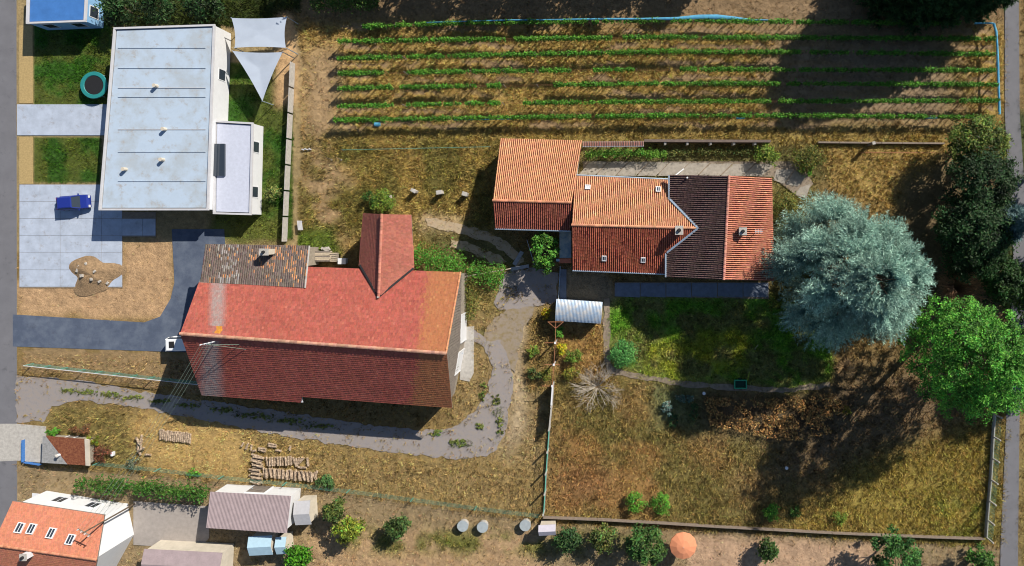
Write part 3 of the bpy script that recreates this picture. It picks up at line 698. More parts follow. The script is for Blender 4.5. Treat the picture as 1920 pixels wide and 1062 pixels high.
# porch in the corner between annex and house
por = thing('porch', 'small flat grey porch roof with red tile edge beside the house corner', 'porch', P(1060, 465, 0))
pc = px_poly([(1049, 433), (1071, 433), (1071, 484), (1049, 484)], 3.0)
MB().slab(pc, .12).build('roof', mat('patched_felt', (.22, .3, .36), var=.3, nscale=1.2, col2=(.4, .4, .36)), por)
pe = px_poly([(1048, 485), (1071, 485), (1071, 494), (1048, 494)], 3.0)
pe[2].z = pe[3].z = 2.8
o = MB().slab(pe, .08).build('tile_edge', M_tile, por); o.data.color_attributes.new('Col', 'FLOAT_COLOR', 'POINT').data.foreach_set('color', np.tile([.42, .13, .08, 1], 8))
for x, y in ((1051, 435), (1051, 482)): q = P(x, y, 3.0); MB().box((q.x, q.y, 1.45), (.14, .14, 2.85)).build('post', M_wood, por)
q = P(1046, 488, 3.0); MB().box((q.x, q.y, 3.02), (.4, .3, .1)).build('bracket', M_zinc, por)

# ------------------------------------------------------------------ garden walls, lean-to cover, shed
lt = thing('lean_to', 'narrow strip roof of pink tiles running along the garden wall', 'shelter', P(1150, 275, 0))
l0, l1, l2, l3 = P(1092, 265.5, 2.5), P(1207, 264.5, 2.5), P(1207, 273, 2.25), P(1092, 274, 2.25)
barrel_tiles(l0, l1, l2, l3, lt, lambda x, y, n, r: tint((.42, .2, .15), n, .2, .08, 41), seed=41, pitch=.2, length=.3)
deck(l0, l1, l2, l3, lt, M_plaster, t=.1)
gutter(l3+Vector((0, -.07, -.03)), l2+Vector((0, -.07, -.03)), lt, M_membrane2, .07)
for k in range(5): q = l3.lerp(l2, (k+.1)/4.3); MB().box((q.x, q.y+.15, 1.05), (.14, .14, 2.15)).build('post', M_wood, lt)
gw = thing('garden_wall', 'long low dark garden wall with pale buttresses north of the house', 'wall', P(1310, 268, 0))
a, b = P(1207, 267, 0), P(1440, 268, 0)
d = b-a; MB().box(((a.x+b.x)/2, (a.y+b.y)/2, .75), (d.length, .22, 1.5), math.atan2(d.y, d.x)).build('wall_panel', mat('dark_brick', (.1, .07, .055), var=.3, nscale=4, bump=.4), gw)
MB().box(((a.x+b.x)/2, (a.y+b.y)/2, 1.53), (d.length, .3, .06), math.atan2(d.y, d.x)).build('coping', mat('dark_coping', (.13, .1, .085), var=.3), gw)
for x in (1246, 1287, 1330, 1373, 1412): q = P(x, 270, 0); MB().box((q.x, q.y, .7), (.25, .5, 1.4)).build('buttress', M_conc, gw)
rw = thing('retaining_edge', 'low concrete edging beam across the dry grass near the vines', 'kerb', P(1650, 269, 0))
a, b = P(1532, 268, 0), P(1768, 270, 0); d = b-a
for k in range(6):
    c = a.lerp(b, (k+.5)/6); MB().box((c.x, c.y, .25), (d.length/6-.04, .2, .5), math.atan2(d.y, d.x)).build('beam', mat('dull_concrete', (.2, .16, .13), var=.3), rw)
rail = thing('rail_fence', 'thin dark pipe rail on short posts crossing the dry grass', 'fence', P(1680, 286, 0))
a, b = P(1615, 286, .7), P(1765, 287, .7); MB().tube(a, b, .04).build('rail', M_rust, rail)
for k in range(6): q = a.lerp(b, k/5); MB().tube((q.x, q.y, 0), q, .04).build('post', M_rust, rail)
old_p = P(1628, 272, 0); t_ = thing('gate_post', 'thick old wooden post standing by the concrete edging beam', 'post', old_p)
MB().box((old_p.x, old_p.y, .9), (.3, .3, 1.8), .2).build('shaft', M_wood, t_); MB().box((old_p.x, old_p.y, 1.84), (.36, .36, .08), .2).build('cap', M_conc, t_)

shed = thing('shed', 'small shed with arched corrugated pale blue iron roof', 'shed', P(1085, 585, 0))
A_, B_, C_, D_ = P(1043, 561, 2.3), P(1130, 567, 2.3), P(1127, 607.5, 2.3), P(1041, 602, 2.3)
n_u, n_v = 132, 11; V = []; F = []
for i in range(n_u+1):
    for j in range(n_v):
        u = i/n_u; v = j/(n_v-1)
        p = A_.lerp(B_, u).lerp(D_.lerp(C_, u), v); z = 2.2+.32*math.sin(math.pi*v)**.8+.022*math.sin(u*math.pi*2*33)
        V.append((p.x, p.y, z))
for i in range(n_u):
    for j in range(n_v-1): F.append((i*n_v+j, i*n_v+j+1, (i+1)*n_v+j+1, (i+1)*n_v+j))
np_mesh('roof', V, F, M_corr, shed, smooth=True)
sw = inset([tuple(q)[:2] for q in (A_, B_, C_, D_)], .15)
MB().walls(sw, 0, [2.2]*4).build('wall', M_corr, shed)
for a, b in ((sw[0], sw[3]), (sw[1], sw[2])):
    c = [(a[0]+(b[0]-a[0])*k/8, a[1]+(b[1]-a[1])*k/8) for k in range(9)]
    MB().add([(x, y, 2.2) for x, y in c]+[(x, y, 2.2+.28*math.sin(math.pi*k/8)**.8) for k, (x, y) in enumerate(c)], [(k, k+1, 10+k, 9+k) for k in range(8)]).build('gable_panel', M_wood, shed)
opening(shed, sw[3], sw[2], .5, .03, 1.4, 1.9, 'door', M_wood)
paved([(x/S+NX, -y/S+NY) for x, y in sw])

hut = thing('hut', 'low hut with rust-red mossy roof and lichen grey corner', 'hut', P(125, 850, 0))
h0, h1, h2, h3 = P(80, 818, 1.4), P(166, 825, 1.4), P(168, 874, 1.2), P(78, 868, 1.2)
MB().slab([h0, P(86, 818.5, 1.4), P(126, 871, 1.2), h3][::-1], .15).build('roof_slab', M_lichen, hut)
MB().slab([P(86.3, 818.5, 1.41), P(158, 824, 1.41), P(160, 873, 1.21), P(126.3, 871, 1.21)][::-1], .15).build('roof_slab', M_moss, hut)
MB().slab([P(158.3, 823.5, 1.46), h1+Vector((0, 0, .05)), h2+Vector((0, 0, .05)), P(160.3, 873.3, 1.26)][::-1], .2).build('verge', M_plaster, hut)
hq = inset([tuple(q)[:2] for q in (h0, h1, h2, h3)], .2); MB().walls(hq, 0, [1.23, 1.23, 1.03, 1.03]).build('wall', M_rubble, hut)
p = P(112, 853, 1.25); MB().cyl(p, .16, .5, 10).build('flue', M_white, hut); MB().cyl(p+Vector((0, 0, .52)), .22, .1, 10, .05).build('flue_cap', M_conc, hut)
opening(hut, hq[1], hq[0], .5, .03, .9, 1.05, 'door', M_wood); paved([(x/S+NX, -y/S+NY) for x, y in hq])
bf = thing('blue_fence', 'blue painted board fence at the corner beside the mossy hut', 'fence', P(48, 850, 0))
for k in range(9): q = P(47, 826+k*4.6, 0); MB().box((q.x, q.y, .25), (.05, .27, .5)).build('board', M_blue, bf)
for k in range(7): q = P(51+k*4.5, 866+k*.7, 0); MB().box((q.x, q.y, .25), (.27, .05, .5)).build('board', M_blue, bf)

# terraces
ter = MB().slab(px_poly([(1092, 303), (1500, 303), (1525, 345), (1500, 372), (1448, 332), (1260, 326), (1095, 326)], .012), .05).build('terrace', M_dirt); ter['kind'] = 'structure'
paved([(1092, 303), (1500, 303), (1525, 345), (1500, 372), (1448, 332), (1260, 326), (1095, 326)])
xs = [1094, 1128, 1166, 1205, 1243, 1281, 1320, 1362, 1404, 1442]
for i in range(len(xs)-1):
    x0, x1 = xs[i]+1.2, xs[i+1]-1.2; sk = 24
    MB().slab(px_poly(rough_outline([(x0+sk/2, 303+i*.6), (x1+sk/2, 303+i*.6), (x1-sk/2, 330), (x0-sk/2, 330)], 12, 1.3, 60+i), .05+.008*(i % 3)), .1).build('paving_slab', M_slab, ter)
for i, q in enumerate(([(1456, 318), (1488, 318), (1470, 345), (1450, 338)], [(1491, 320), (1510, 334), (1496, 350), (1473, 346)], [(1500, 352), (1520, 345), (1512, 372), (1490, 366)])):
    MB().slab(px_poly(q, .05), .1).build('paving_slab', M_slab, ter)
TS = [(1152, 529), (1442, 529), (1442, 561), (1180, 556), (1152, 556)]
ts = MB().slab(px_poly(TS, .012), .05).build('terrace', M_dirt); ts['kind'] = 'structure'; paved(TS)
for i in range(6):
    x0 = 1153+i*48.2; MB().slab(px_poly([(x0, 531), (x0+46.6, 531), (x0+46.6, 558), (x0, 556)], .06+.006*(i % 2)), .1).build('paving_slab', M_slabd, ts)
ledge = MB().slab(px_poly([(1050, 505), (1062, 505), (1062, 562), (1050, 562)], .05), .1).build('walkway', M_slabd); ledge['kind'] = 'structure'

# ------------------------------------------------------------------ fences
def shared_post(name, w, d, h, m):
    mb = MB().box((0, 0, h/2), (w, d, h)); o = mb.build(name, m); me = o.data; bpy.data.objects.remove(o); return me
def put(name, me, parent, loc, rz=0):
    o = bpy.data.objects.new(name, me); COL.objects.link(o); o.parent = parent
    o.location = Vector(loc)-root_loc(parent); o.rotation_euler = (0, 0, rz); return o
def mesh_panel(a, b, h, m, parent, name='wire_mesh', nh=7, sp=.35, r=.012, z0=.1):
    mb = MB(); a = Vector(a); b = Vector(b)
    for k in range(nh): z = z0+(h-z0)*k/(nh-1); mb.tube((a.x, a.y, z), (b.x, b.y, z), r, n=3, cap=False)
    n = int((b-a).length/sp)
    for k in range(1, n): q = a.lerp(b, k/n); mb.tube((q.x, q.y, z0), (q.x, q.y, h), r, n=3, cap=False)
    return mb.build(name, m, parent, 'stuff')
fa, fb = P(44, 686, 1.4), P(374, 722, 1.4)
fn = thing('wire_fence', 'pale topped wire fence between dry strip and gravel track, lower left', 'fence', (fa.x, fa.y, 0))
pm = shared_post('post', .07, .07, 1.45, M_gmesh); prev = None
for k in range(11):
    q = fa.lerp(fb, k/10); put('post', pm, fn, (q.x, q.y, 0))
    if prev is not None:
        mesh_panel((prev.x, prev.y, 0), (q.x, q.y, 0), 1.35, M_gmesh, fn)
        MB().tube((prev.x, prev.y, 1.42), (q.x, q.y, 1.42), .045, n=5).build('top_rail', M_membrane2, fn)
    prev = q
# dividing fence of concrete posts
dv = thing('post_fence', 'fence of white concrete posts with green wire dividing yard and garden', 'fence', P(1025, 860, 0))
cpm = shared_post('post', .16, .16, 1.9, M_conc); pts = [(1033, 764), (1028.5, 808), (1025.5, 850), (1022.5, 891), (1020.5, 929), (1018, 967)]
W = [P(x, y, 1.9) for x, y in pts]
for i, q in enumerate(W):
    put('post', cpm, dv, (q.x, q.y, 0))
    if i:
        p_ = W[i-1]
        if i == 1:
            d = q-p_; c = (p_+q)/2; MB().box((c.x, c.y, .9), (d.length-.2, .08, 1.7), math.atan2(d.y, d.x)).build('panel', M_conc, dv)
        else:
            mesh_panel((p_.x, p_.y, 0), (q.x, q.y, 0), 1.5, M_gmesh, dv)
            d = q-p_; c = (p_+q)/2; MB().box((c.x, c.y, .2), (d.length-.2, .1, .4), math.atan2(d.y, d.x)).build('base_panel', mat('dull_concrete'), dv)
            MB().tube((p_.x, p_.y, 1.52), (q.x, q.y, 1.52), .03, n=5).build('top_rail', M_gmesh, dv)
a, b = P(1035, 726, 1.7), P(1033, 764, 1.9)
pg = thing('pergola', 'rusty trellis frame with T shaped posts south of the corrugated shed', 'trellis', P(1040, 660, 0))
tp = [(1042, 604), (1041, 643), (1038.5, 684), (1035.5, 724)]
T = [P(x, y, 2.2) for x, y in tp]
for i, q in enumerate(T):
    MB().box((q.x, q.y, 1.1), (.12, .12, 2.2)).build('post', M_conc if i else M_rust, pg)
    x0_, x1_ = ((-.95, .95) if i == 0 else (-1.25, .3) if i != 2 else (-1.1, .7))
    cb = MB().tube((q.x+x0_, q.y, 2.24), (q.x+x1_, q.y, 2.24), .04, n=5).build('crossbar', M_rust, pg)
    if i == 0:
        for s in (-1, 1): MB().tube((q.x+s*.9, q.y, 2.24), (q.x, q.y-.75, 2.3), .035, n=5).build('brace', M_rust, pg)
    else: MB().box((q.x, q.y, 2.3), (.22, .26, .12)).build('post_cap', M_white, pg)
    if i: MB().tube((T[i-1].x, T[i-1].y, 2.24), (q.x, q.y, 2.24), .035, n=5).build('beam', M_rust, pg)
gf = thing('concrete_fence', 'solid concrete fence panel between the trellis and the post fence', 'fence', P(1034, 745, 0))
a, b = T[3], W[0]; d = b-a; c = (a+b)/2
MB().box((c.x, c.y, .85), (d.length-.4, .09, 1.7), math.atan2(d.y, d.x)).build('panel', M_conc, gf)
MB().box((c.x, c.y, 1.74), (d.length-.4, .16, .07), math.atan2(d.y, d.x)).build('coping', M_white, gf)
nf = thing('wire_fence', 'single strand fence from porch corner to the corrugated shed', 'fence', P(1050, 530, 0))
a, b = P(1050, 500, 1.1), P(1047, 560, 1.1)
for k in range(4): q = a.lerp(b, k/3); MB().box((q.x, q.y, .55), (.09, .09, 1.1)).build('post', M_conc, nf)
for z in (.4, .75, 1.05): MB().tube((a.x, a.y, z), (b.x, b.y, z), .02, n=4).build('wire', M_zinc, nf)
lf = thing('rail_fence', 'low corner rail in shade beside the small tree', 'fence', P(1000, 495, 0))
pp = [P(988, 450, .8), P(1002, 497, .8), P(1024, 495, .8)]
for q in pp: MB().box((q.x, q.y, .4), (.08, .08, .8)).build('post', M_wood, lf)
for a, b in zip(pp[:-1], pp[1:]): MB().tube(a, b, .04, n=5).build('rail', M_zinc, lf)
# right hand fence
rf = thing('post_fence', 'grey concrete post fence on a base wall along the lane', 'fence', P(1858, 900, 0))
rp = [(1862, 776), (1859, 817), (1857, 857), (1854.5, 897), (1851, 936), (1848, 972), (1846, 1005)]
rpm = shared_post('post', .15, .15, 2.0, M_conc); W = [P(x, y, 0) for x, y in rp]
for i, q in enumerate(W):
    put('post', rpm, rf, (q.x, q.y, 0))
    if i:
        p_ = W[i-1]; d = q-p_; c = (p_+q)/2
        MB().box((c.x, c.y, .3), (d.length-.16, .14, .6), math.atan2(d.y, d.x)).build('base_panel', M_conc, rf)
        mesh_panel((p_.x, p_.y, 0), (q.x, q.y, 0), 1.8, M_gmesh, rf, z0=.65, nh=6)
# south boundary wall
bwl = thing('boundary_wall', 'long low concrete boundary wall along the bottom of the garden', 'wall', P(1400, 990, 0))
bp_ = [(1018, 971), (1120, 975), (1230, 981), (1340, 988), (1450, 994), (1560, 1000), (1670, 1005), (1780, 1009), (1846, 1011)]
for (x, y), (x2, y2) in zip(bp_[:-1], bp_[1:]):
    a, b = P(x, y, .5), P(x2, y2, .5); d = b-a; c = (a+b)/2
    MB().box((c.x, c.y, .35), (d.length-.03, .09, .7), math.atan2(d.y, d.x)).build('wall_panel', mat('dull_concrete'), bwl)
bw2 = thing('wire_fence', 'wire fence on short posts along the bottom of the yard', 'fence', P(600, 915, 0))
bq = [(175, 872), (290, 884), (410, 898), (530, 910), (650, 924), (770, 940), (890, 956), (1012, 971)]
for (x, y), (x2, y2) in zip(bq[:-1], bq[1:]):
    a, b = P(x, y, 1.), P(x2, y2, 1.); put('post', pm, bw2, (a.x, a.y, -.3)); mesh_panel(a, b, 1.05, M_gmesh, bw2, nh=5, sp=.6)

# ------------------------------------------------------------------ small yard things
def simple(name, label, cat, px, py, z=0, group=None): return thing(name, label, cat, P(px, py, z), group)
# pallets and boards by the barn
t_ = simple('timber_stack', 'stack of grey weathered boards behind the barn eave', 'boards', 598, 482)
q = P(601, 481, 1.2)
for L in range(4):
    for k in range(7): MB().box((q.x+.02*math.sin(L*3+k), q.y-.55+k*.18, .25+L*.22+.02*(k % 2)), (2.0+.12*math.sin(k*2.1+L), .16, .12), .02*math.sin(k+L)).build('board', M_plank if (k+L) % 3 else M_wood, t_)
for s in (-.7, 0, .7): MB().box((q.x+s, q.y, .08), (.12, 1.3, .16)).build('bearer', M_wood, t_)
t_ = simple('pallet_stack', 'stack of orange-brown wooden pallets beside the grey boards', 'pallets', 622, 483)
q = P(623, 483, 1.0)
for L in range(4):
    for k in range(5): MB().box((q.x, q.y-.45+k*.23, .16+L*.2), (.85, .12, .03)).build('slat', M_plank, t_)
    for s in (-.36, 0, .36): MB().box((q.x+s, q.y, .085+L*.2), (.1, 1.05, .11)).build('block', M_wood, t_)
t_ = simple('crate', 'pale plastic crate standing near the pallets behind the barn', 'crate', 641, 491)
q = P(641, 490, .8); MB().box((q.x, q.y, .4), (.85, .62, .8)).build('body', M_membrane2, t_, bevel=.04); MB().box((q.x, q.y, .83), (.95, .72, .06)).build('lid', M_white, t_)
t_ = simple('rubble_heap', 'small heap of white rubble above the pallets', 'rubble', 612, 466)
for k in range(14):
    q = P(603+rng.uniform(0, 16), 463+rng.uniform(0, 7), 0); MB().box((q.x, q.y, .1+.1*rng.random()), tuple(rng.uniform(.15, .4, 3)), rng.uniform(0, 3)).build('stone', M_stone, t_)
def block_post(label, px, py, w_, d_, h_, rz):
    q = P(px, py, h_); t = thing('stone_post', label, 'post', (q.x, q.y, 0))
    MB().box((q.x, q.y, h_/2), (w_, d_, h_), rz).build('shaft', M_stone, t, bevel=.03); MB().box((q.x, q.y, h_+.04), (w_+.08, d_+.08, .08), rz).build('cap', M_conc, t, bevel=.02)
block_post('stone post half buried in the green bush above the barn wing', 727, 369, .38, .38, 1.0, .3)
block_post('leftmost free stone post in the dry grass with yellow-green weeds', 775, 358, .6, .32, 1.1, -.5)
block_post('middle stone post standing in the dry grass between two others', 823, 361, .6, .42, 1.2, .2)
block_post('stone post in the dry grass nearest the annex shadow', 871, 364, .55, .42, 1.1, -.3)
t_ = simple('bench', 'small white slatted bench beside the green weeds at the field edge', 'bench', 564, 423)
q = P(562, 423, .5)
for k in range(4): MB().box((q.x-.22+k*.15, q.y, .48), (.12, 1.15, .05), .12).build('slat', M_membrane2, t_)
for sx in (-.2, .2):
    for sy in (-.45, .45): MB().box((q.x+sx, q.y+sy, .23), (.08, .08, .45)).build('leg', M_wood, t_)
t_ = simple('stone_row', 'short row of white stones at the left end of the dry field', 'stones', 576, 281)
for k in range(7):
    q = P(567+k*2.7, 280.5+math.sin(k*2.1), 0); MB().box((q.x, q.y, .07), (.16+.05*math.sin(k*3), .13, .16), k).build('stone', M_membrane2, t_, bevel=.02)
wf = simple('wire_fence', 'low wire on short dark posts crossing the dry field below the vines', 'fence', 780, 276)
a, b = P(640, 281, .7), P(918, 275, .7)
for k in range(8): q = a.lerp(b, k/7); MB().tube((q.x, q.y, -.1), q, .04, n=5).build('post', M_wood, wf)
for z in (.35, .65): MB().tube((a.x, a.y, z), (b.x, b.y, z), .015, n=3).build('wire', M_gmesh, wf)
for lab, x in (('thin leaning pole nearest the left end of the dry field', 622), ('second thin leaning pole in the dry field', 640)):
    q = P(x, 300, 0); t_ = thing('thin_pole', lab, 'pole', q); MB().tube(q-Vector((0, 0, .1)), q+Vector((.05, .1, 1.5)), .04, .03, 6).build('shaft', M_wood, t_); MB().cyl((q.x, q.y, -.05), .1, .15, 7).build('foot', M_stone, t_)
# pole barrier and planks
pb = simple('pole_barrier', 'long pale wooden pole laid from the barn hedge towards the yard', 'pole', 910, 512)
a, b = P(866, 520, 1.0), P(958, 504, 1.0); MB().tube(a, b, .07, .06, 7).build('pole', M_plank, pb)
for q in (a.lerp(b, .03), a.lerp(b, .97)): MB().box((q.x, q.y, .46), (.1, .1, .92)).build('post', M_wood, pb)
for lab, p0, p1, wd in (('grey plank on the gravel in line with the wooden pole', (957, 505), (992, 499), .42), ('grey plank on the track pointing up towards the annex', (964, 497), (979, 472), .5)):
    a, b = P(*p0, .12), P(*p1, .12); d = b-a; c = (a+b)/2
    o = MB().box((c.x, c.y, .09), (d.length, wd, .12), math.atan2(d.y, d.x)).build('plank', mat('grey_plank', (.3, .31, .33), var=.25, nscale=4), bevel=.015); tag(o, lab, 'plank')
o = MB().tube(P(1263, 332, .4), P(1282, 317, .15), .09, n=8).build('pipe', M_white); tag(o, 'white pipe leaning on the paving north of the dark roof', 'pipe')
# green cart
ct = simple('garden_cart', 'green framed garden cart with open box and long handle', 'cart', 1389, 722)
q = P(1388.5, 721, .6); wd, dp = 1.4, .95
for s in (-1, 1):
    MB().box((q.x+s*wd/2, q.y, .5), (.1, dp+.1, .38)).build('side_panel', M_green, ct); MB().box((q.x, q.y+s*dp/2, .498), (wd-.1, .1, .38)).build('end_panel', M_green, ct)
MB().box((q.x, q.y, .33), (wd-.1, dp-.1, .04)).build('floor', mat('dark_green', (.01, .05, .035), var=.2), ct)
for s in (-1, 1):
    wl = MB().tube((q.x, q.y+s*(dp/2+.1), .25), (q.x, q.y+s*(dp/2+.18), .25), .25, n=14).build('wheel', M_black, ct); MB().tube((q.x, q.y+s*(dp/2+.09), .25), (q.x, q.y+s*(dp/2+.19), .25), .1, n=10).build('hub', M_green, wl)
MB().path([(q.x+.68, q.y+.4, .5), (q.x+.85, q.y+.55, .7), (q.x+1.0, q.y+1.6, 1.0)], .035, n=6).build('handle', mat('lime_handle', (.3, .4, .03), var=.1), ct)
# bucket-like white pots and stakes
for lab, x, y in (('small white pot in the shaded grass of the lower garden', 1475, 878), ('white pot near the edge of the vegetable plot', 1320, 738)):
    q = P(x, y, .3); t_ = thing('pot', lab, 'pot', (q.x, q.y, 0)); MB().cyl((q.x, q.y, 0), .15, .32, 12, .19).build('body', M_white, t_); MB().cyl((q.x, q.y, .322), .2, .03, 12).build('rim', M_white, t_)
for lab, x, y in (('yellow garden stake at the terrace end by the cedar', 1434, 560), ('tall thin stake leaning in the green lawn', 1415, 655)):
    q = P(x, y, 0); t_ = thing('stake', lab, 'stake', q); MB().tube(q, q+Vector((.1, .8, 1.6)), .03, n=5).build('rod', M_plank, t_); MB().tube(q, q+Vector((0, 0, .4)), .04, n=5).build('foot', M_wood, t_)
# white box near hut
q = P(210, 852, .4); t_ = thing('canister', 'little white canister in weeds right of the mossy hut', 'canister', (q.x, q.y, 0)); MB().box((q.x, q.y, .25), (.28, .5, .5)).build('body', M_white, t_, bevel=.04); MB().cyl((q.x, q.y+.12, .5), .05, .08, 8).build('cap', M_red, t_)
# roof mast and overhead cables
mp = ray_plane(404, 641, rL, rM, eSm0)
ms = thing('power_mast', 'steel service mast with crossarms on the barn ridge', 'mast', mp-Vector((0, 0, .3)))
top = mp+Vector((0, 0, 1.6)); MB().tube(mp-Vector((0, 0, .3)), top, .05, n=6).build('mast', M_zinc, ms)
arm = MB().tube(top+Vector((-.75, -.1, -.15)), top+Vector((.75, .25, -.15)), .05, n=5).build('crossarm', M_membrane2, ms)
ends = []
for k in range(4):
    e = top+Vector((-.65+.43*k, -.08+.1*k, -.02)); ends.append(e); MB().cyl((e.x, e.y, e.z-.1), .07, .16, 7).build('insulator', M_white, arm)
for dx, dy in ((3.2, -.4), (3.4, -1.0)): MB().tube(top, mp+Vector((dx, dy, -.25+dy*.4)), .02, n=4).build('stay_wire', M_wire, ms)
pt = P(155, 1000, 8.0); pole = thing('utility_pole', 'wooden utility pole carrying the overhead cables at lower left', 'pole', (pt.x, pt.y, 0))
MB().tube((pt.x, pt.y, 0), pt, .1, .07, 8).build('pole', M_bark, pole)
pa = MB().tube(pt+Vector((-.7, .4, -.2)), pt+Vector((.7, -.4, -.2)), .06, n=5).build('crossarm', M_wood, pole)
for k, e in enumerate(ends):
    f = pt+Vector((-.6+.4*k, .34-.23*k, 0)); MB().cyl((f.x, f.y, f.z-.12), .06, .16, 7).build('insulator', M_white, pa)
    pts = []
    for i in range(17):
        s = i/16; p_ = e.lerp(f, s); p_.z -= .9*4*s*(1-s); pts.append(p_)
    o = MB().path(pts, .013, n=4).build('overhead_cable', M_wire)
    tag(o, 'thin overhead cable from the barn mast down to the utility pole', 'cable', 'overhead cables')

# ------------------------------------------------------------------ logs
def log_mesh(seed, L, r):
    rr = np.random.default_rng(seed); n = 8; V = []; half = seed % 3 == 0
    for x in (-L/2, -L/6, L/6, L/2):
        for i in range(n):
            a = 2*math.pi*i/n; k = r*(1+.14*rr.standard_normal()); y, z = k*math.cos(a), k*math.sin(a)
            if half: z = max(z, -r*.2)
            V.append((x, y, z))
    F = [(s*n+i, s*n+(i+1) % n, (s+1)*n+(i+1) % n, (s+1)*n+i) for s in range(3) for i in range(n)]+[tuple(range(n-1, -1, -1)), tuple(range(3*n, 4*n))]
    me = bpy.data.meshes.new('log'); me.from_pydata(V, [], F); me.materials.append(M_log); me.materials.append(M_logend)
    me.polygons[-1].material_index = 1; me.polygons[-2].material_index = 1
    return me
LM = [log_mesh(k, 1.0, .13) for k in range(6)]; lk = 0
def log(px, py, ang, L, label, group, layer=0, r=1.0):
    global lk
    z = .13*r+layer*.23; q = P(px, py, z); o = bpy.data.objects.new('log', LM[lk % 6]); lk += 1; COL.objects.link(o)
    o.location = q; o.scale = (L, r, r); o.rotation_euler = (0, 0, math.radians(ang)+rng.normal(0, .05)); tag(o, label, 'log', group)
for k in range(16): log(300.5+k*3.75, 815+k*.45+rng.normal(0, .6), 94-k*.1, 1.25, 'split log in the neat single row on the golden straw', 'logs in the neat row', 0, .95)
for k in range(7): log(258+rng.uniform(-2, 7), 823+k*4, rng.uniform(20, 120), 1.0, 'short log in the small jumbled heap left of the neat row', 'logs in the small heap', k % 2)
log(278, 853, 0, .7, 'lone short dark log below the small jumbled heap', 'loose logs')
Zc = lambda x, y: (x/3, 708+y/3)
for x, y, a, L, lb in ((1365, 377, 60, .6, 'small stump of a log left of the big woodpile'), (1390, 386, 70, .8, 'thick white log just above left of the big woodpile'), (1413, 394, 80, .7, 'thin log between two others at the upper left of the woodpile'), (1430, 414, 20, .5, 'round pale stump at the upper left corner of the woodpile'),
                       (1475, 400, 172, .95, 'upper horizontal log resting above the left of the woodpile'), (1475, 412, 170, .95, 'lower horizontal log resting above the left of the woodpile'), (1533, 376, 172, 1.05, 'upper of two parallel logs lying apart above the woodpile'), (1533, 388, 170, 1.05, 'lower of two parallel logs lying apart above the woodpile'),
                       (1567, 412, 170, .7, 'short log below the two parallel loose logs'), (1632, 397, 85, .6, 'lone upright-lying log at the upper right above the woodpile'), (1700, 506, 175, 1.1, 'orange log lying across between the two woodpile rows'), (1731, 475, 92, 1.05, 'lone log at the right end of the upper woodpile row')):
    log(*Zc(x, y), a, L, lb, 'loose logs', 0, 1.05)
for k in range(13):
    log(*Zc(1443+rng.uniform(-12, 12), 440+k*11.5), 168+rng.normal(0, 6), 1.35, 'log lying crossways in the left column of the big woodpile', 'logs in the left column', k % 2)
for k in range(10): log(*Zc(1502+k*15, 470+rng.normal(0, 3)), 95+rng.normal(0, 2), 1.1, 'white log in the upper row of the big woodpile', 'logs in the upper row', 1 if k % 3 else 0, 1.05)
for k in range(5): log(*Zc(1656+k*10, 470+rng.normal(0, 3)), 110-k*16, 1.05, 'tilted log at the right of the upper woodpile row', 'tilted logs')
for k in range(24): log(*Zc(1486+k*11.6, 535+k*.9+rng.normal(0, 3)), 97+rng.normal(0, 5), 1.2, 'log in the lower row of the big woodpile', 'logs in the lower row', k % 2)
for k in range(3): log(*Zc(1768+k*6, 560-k*8), 120-20*k, .95, 'log slipping off the right end of the lower row', 'slipped logs')
for k in range(4): log(*Zc(1425+k*12, 592+rng.normal(0, 3)), 165, .8, 'short log fallen below the left column of the woodpile', 'fallen logs')

# ------------------------------------------------------------------ foliage generators
def blades(base, tip, wid, col, r):
    """thin triangles from base to tip"""
    n = len(base); d = tip-base; s = np.cross(d, r.normal(size=(n, 3))); s /= np.linalg.norm(s, axis=1, keepdims=True)+1e-9; s *= np.asarray(wid).reshape(-1, 1)/2
    V = np.stack([base-s, base+s, tip], 1).reshape(-1, 3); F = np.arange(3*n).reshape(-1, 3); return V, F, np.repeat(col, 3, axis=0)
def leaf_quads(cen, size, col, r, up=.6, out=None):
    n = len(cen); nm = r.normal(size=(n, 3)); nm[:, 2] = np.abs(nm[:, 2])+up
    if out is not None: nm += out*.8
    nm /= np.linalg.norm(nm, axis=1, keepdims=True)
    u = np.cross(nm, r.normal(size=(n, 3))); u /= np.linalg.norm(u, axis=1, keepdims=True); v = np.cross(nm, u)
    s = np.asarray(size).reshape(-1, 1)*r.uniform(.6, 1.35, (n, 1))
    V = np.stack([cen-u*s*.62, cen-v*s*.3+nm*s*.08, cen+u*s*.62, cen+v*s*.3+nm*s*.08], 1).reshape(-1, 3)
    return V, np.arange(4*n).reshape(-1, 4), np.repeat(col, 4, axis=0)
def leafcol(base, n, r, bright=.35, yellow=.15):
    c = np.ones((n, 3))*np.array(base); c *= np.clip(1+bright*r.normal(size=(n, 1)), .35, 2.2); c[:, 0] *= 1+yellow*r.normal(size=n)*1.5; return np.clip(c, .004, .8)
def crown_points(c, rx, ry, rz, nclump, per, clump_r, r, shell=.55, seed=5):
    d = r.normal(size=(nclump, 3)); d /= np.linalg.norm(d, axis=1, keepdims=True); d[:, 2] = np.where(d[:, 2] < -.35, -d[:, 2], d[:, 2])
    rad = (shell+(1-shell)*r.random((nclump, 1))**.6)*(.82+.36*r.random((nclump, 1)))
    cc = np.array(c)+d*rad*np.array((rx, ry, rz))
    off = r.normal(size=(nclump, per, 3))*clump_r*np.array((.5, .5, .36)); pts = (cc[:, None]+off).reshape(-1, 3); outd = np.repeat(d, per, axis=0)
    cid = np.repeat(np.arange(nclump), per); return pts, outd, cid, cc
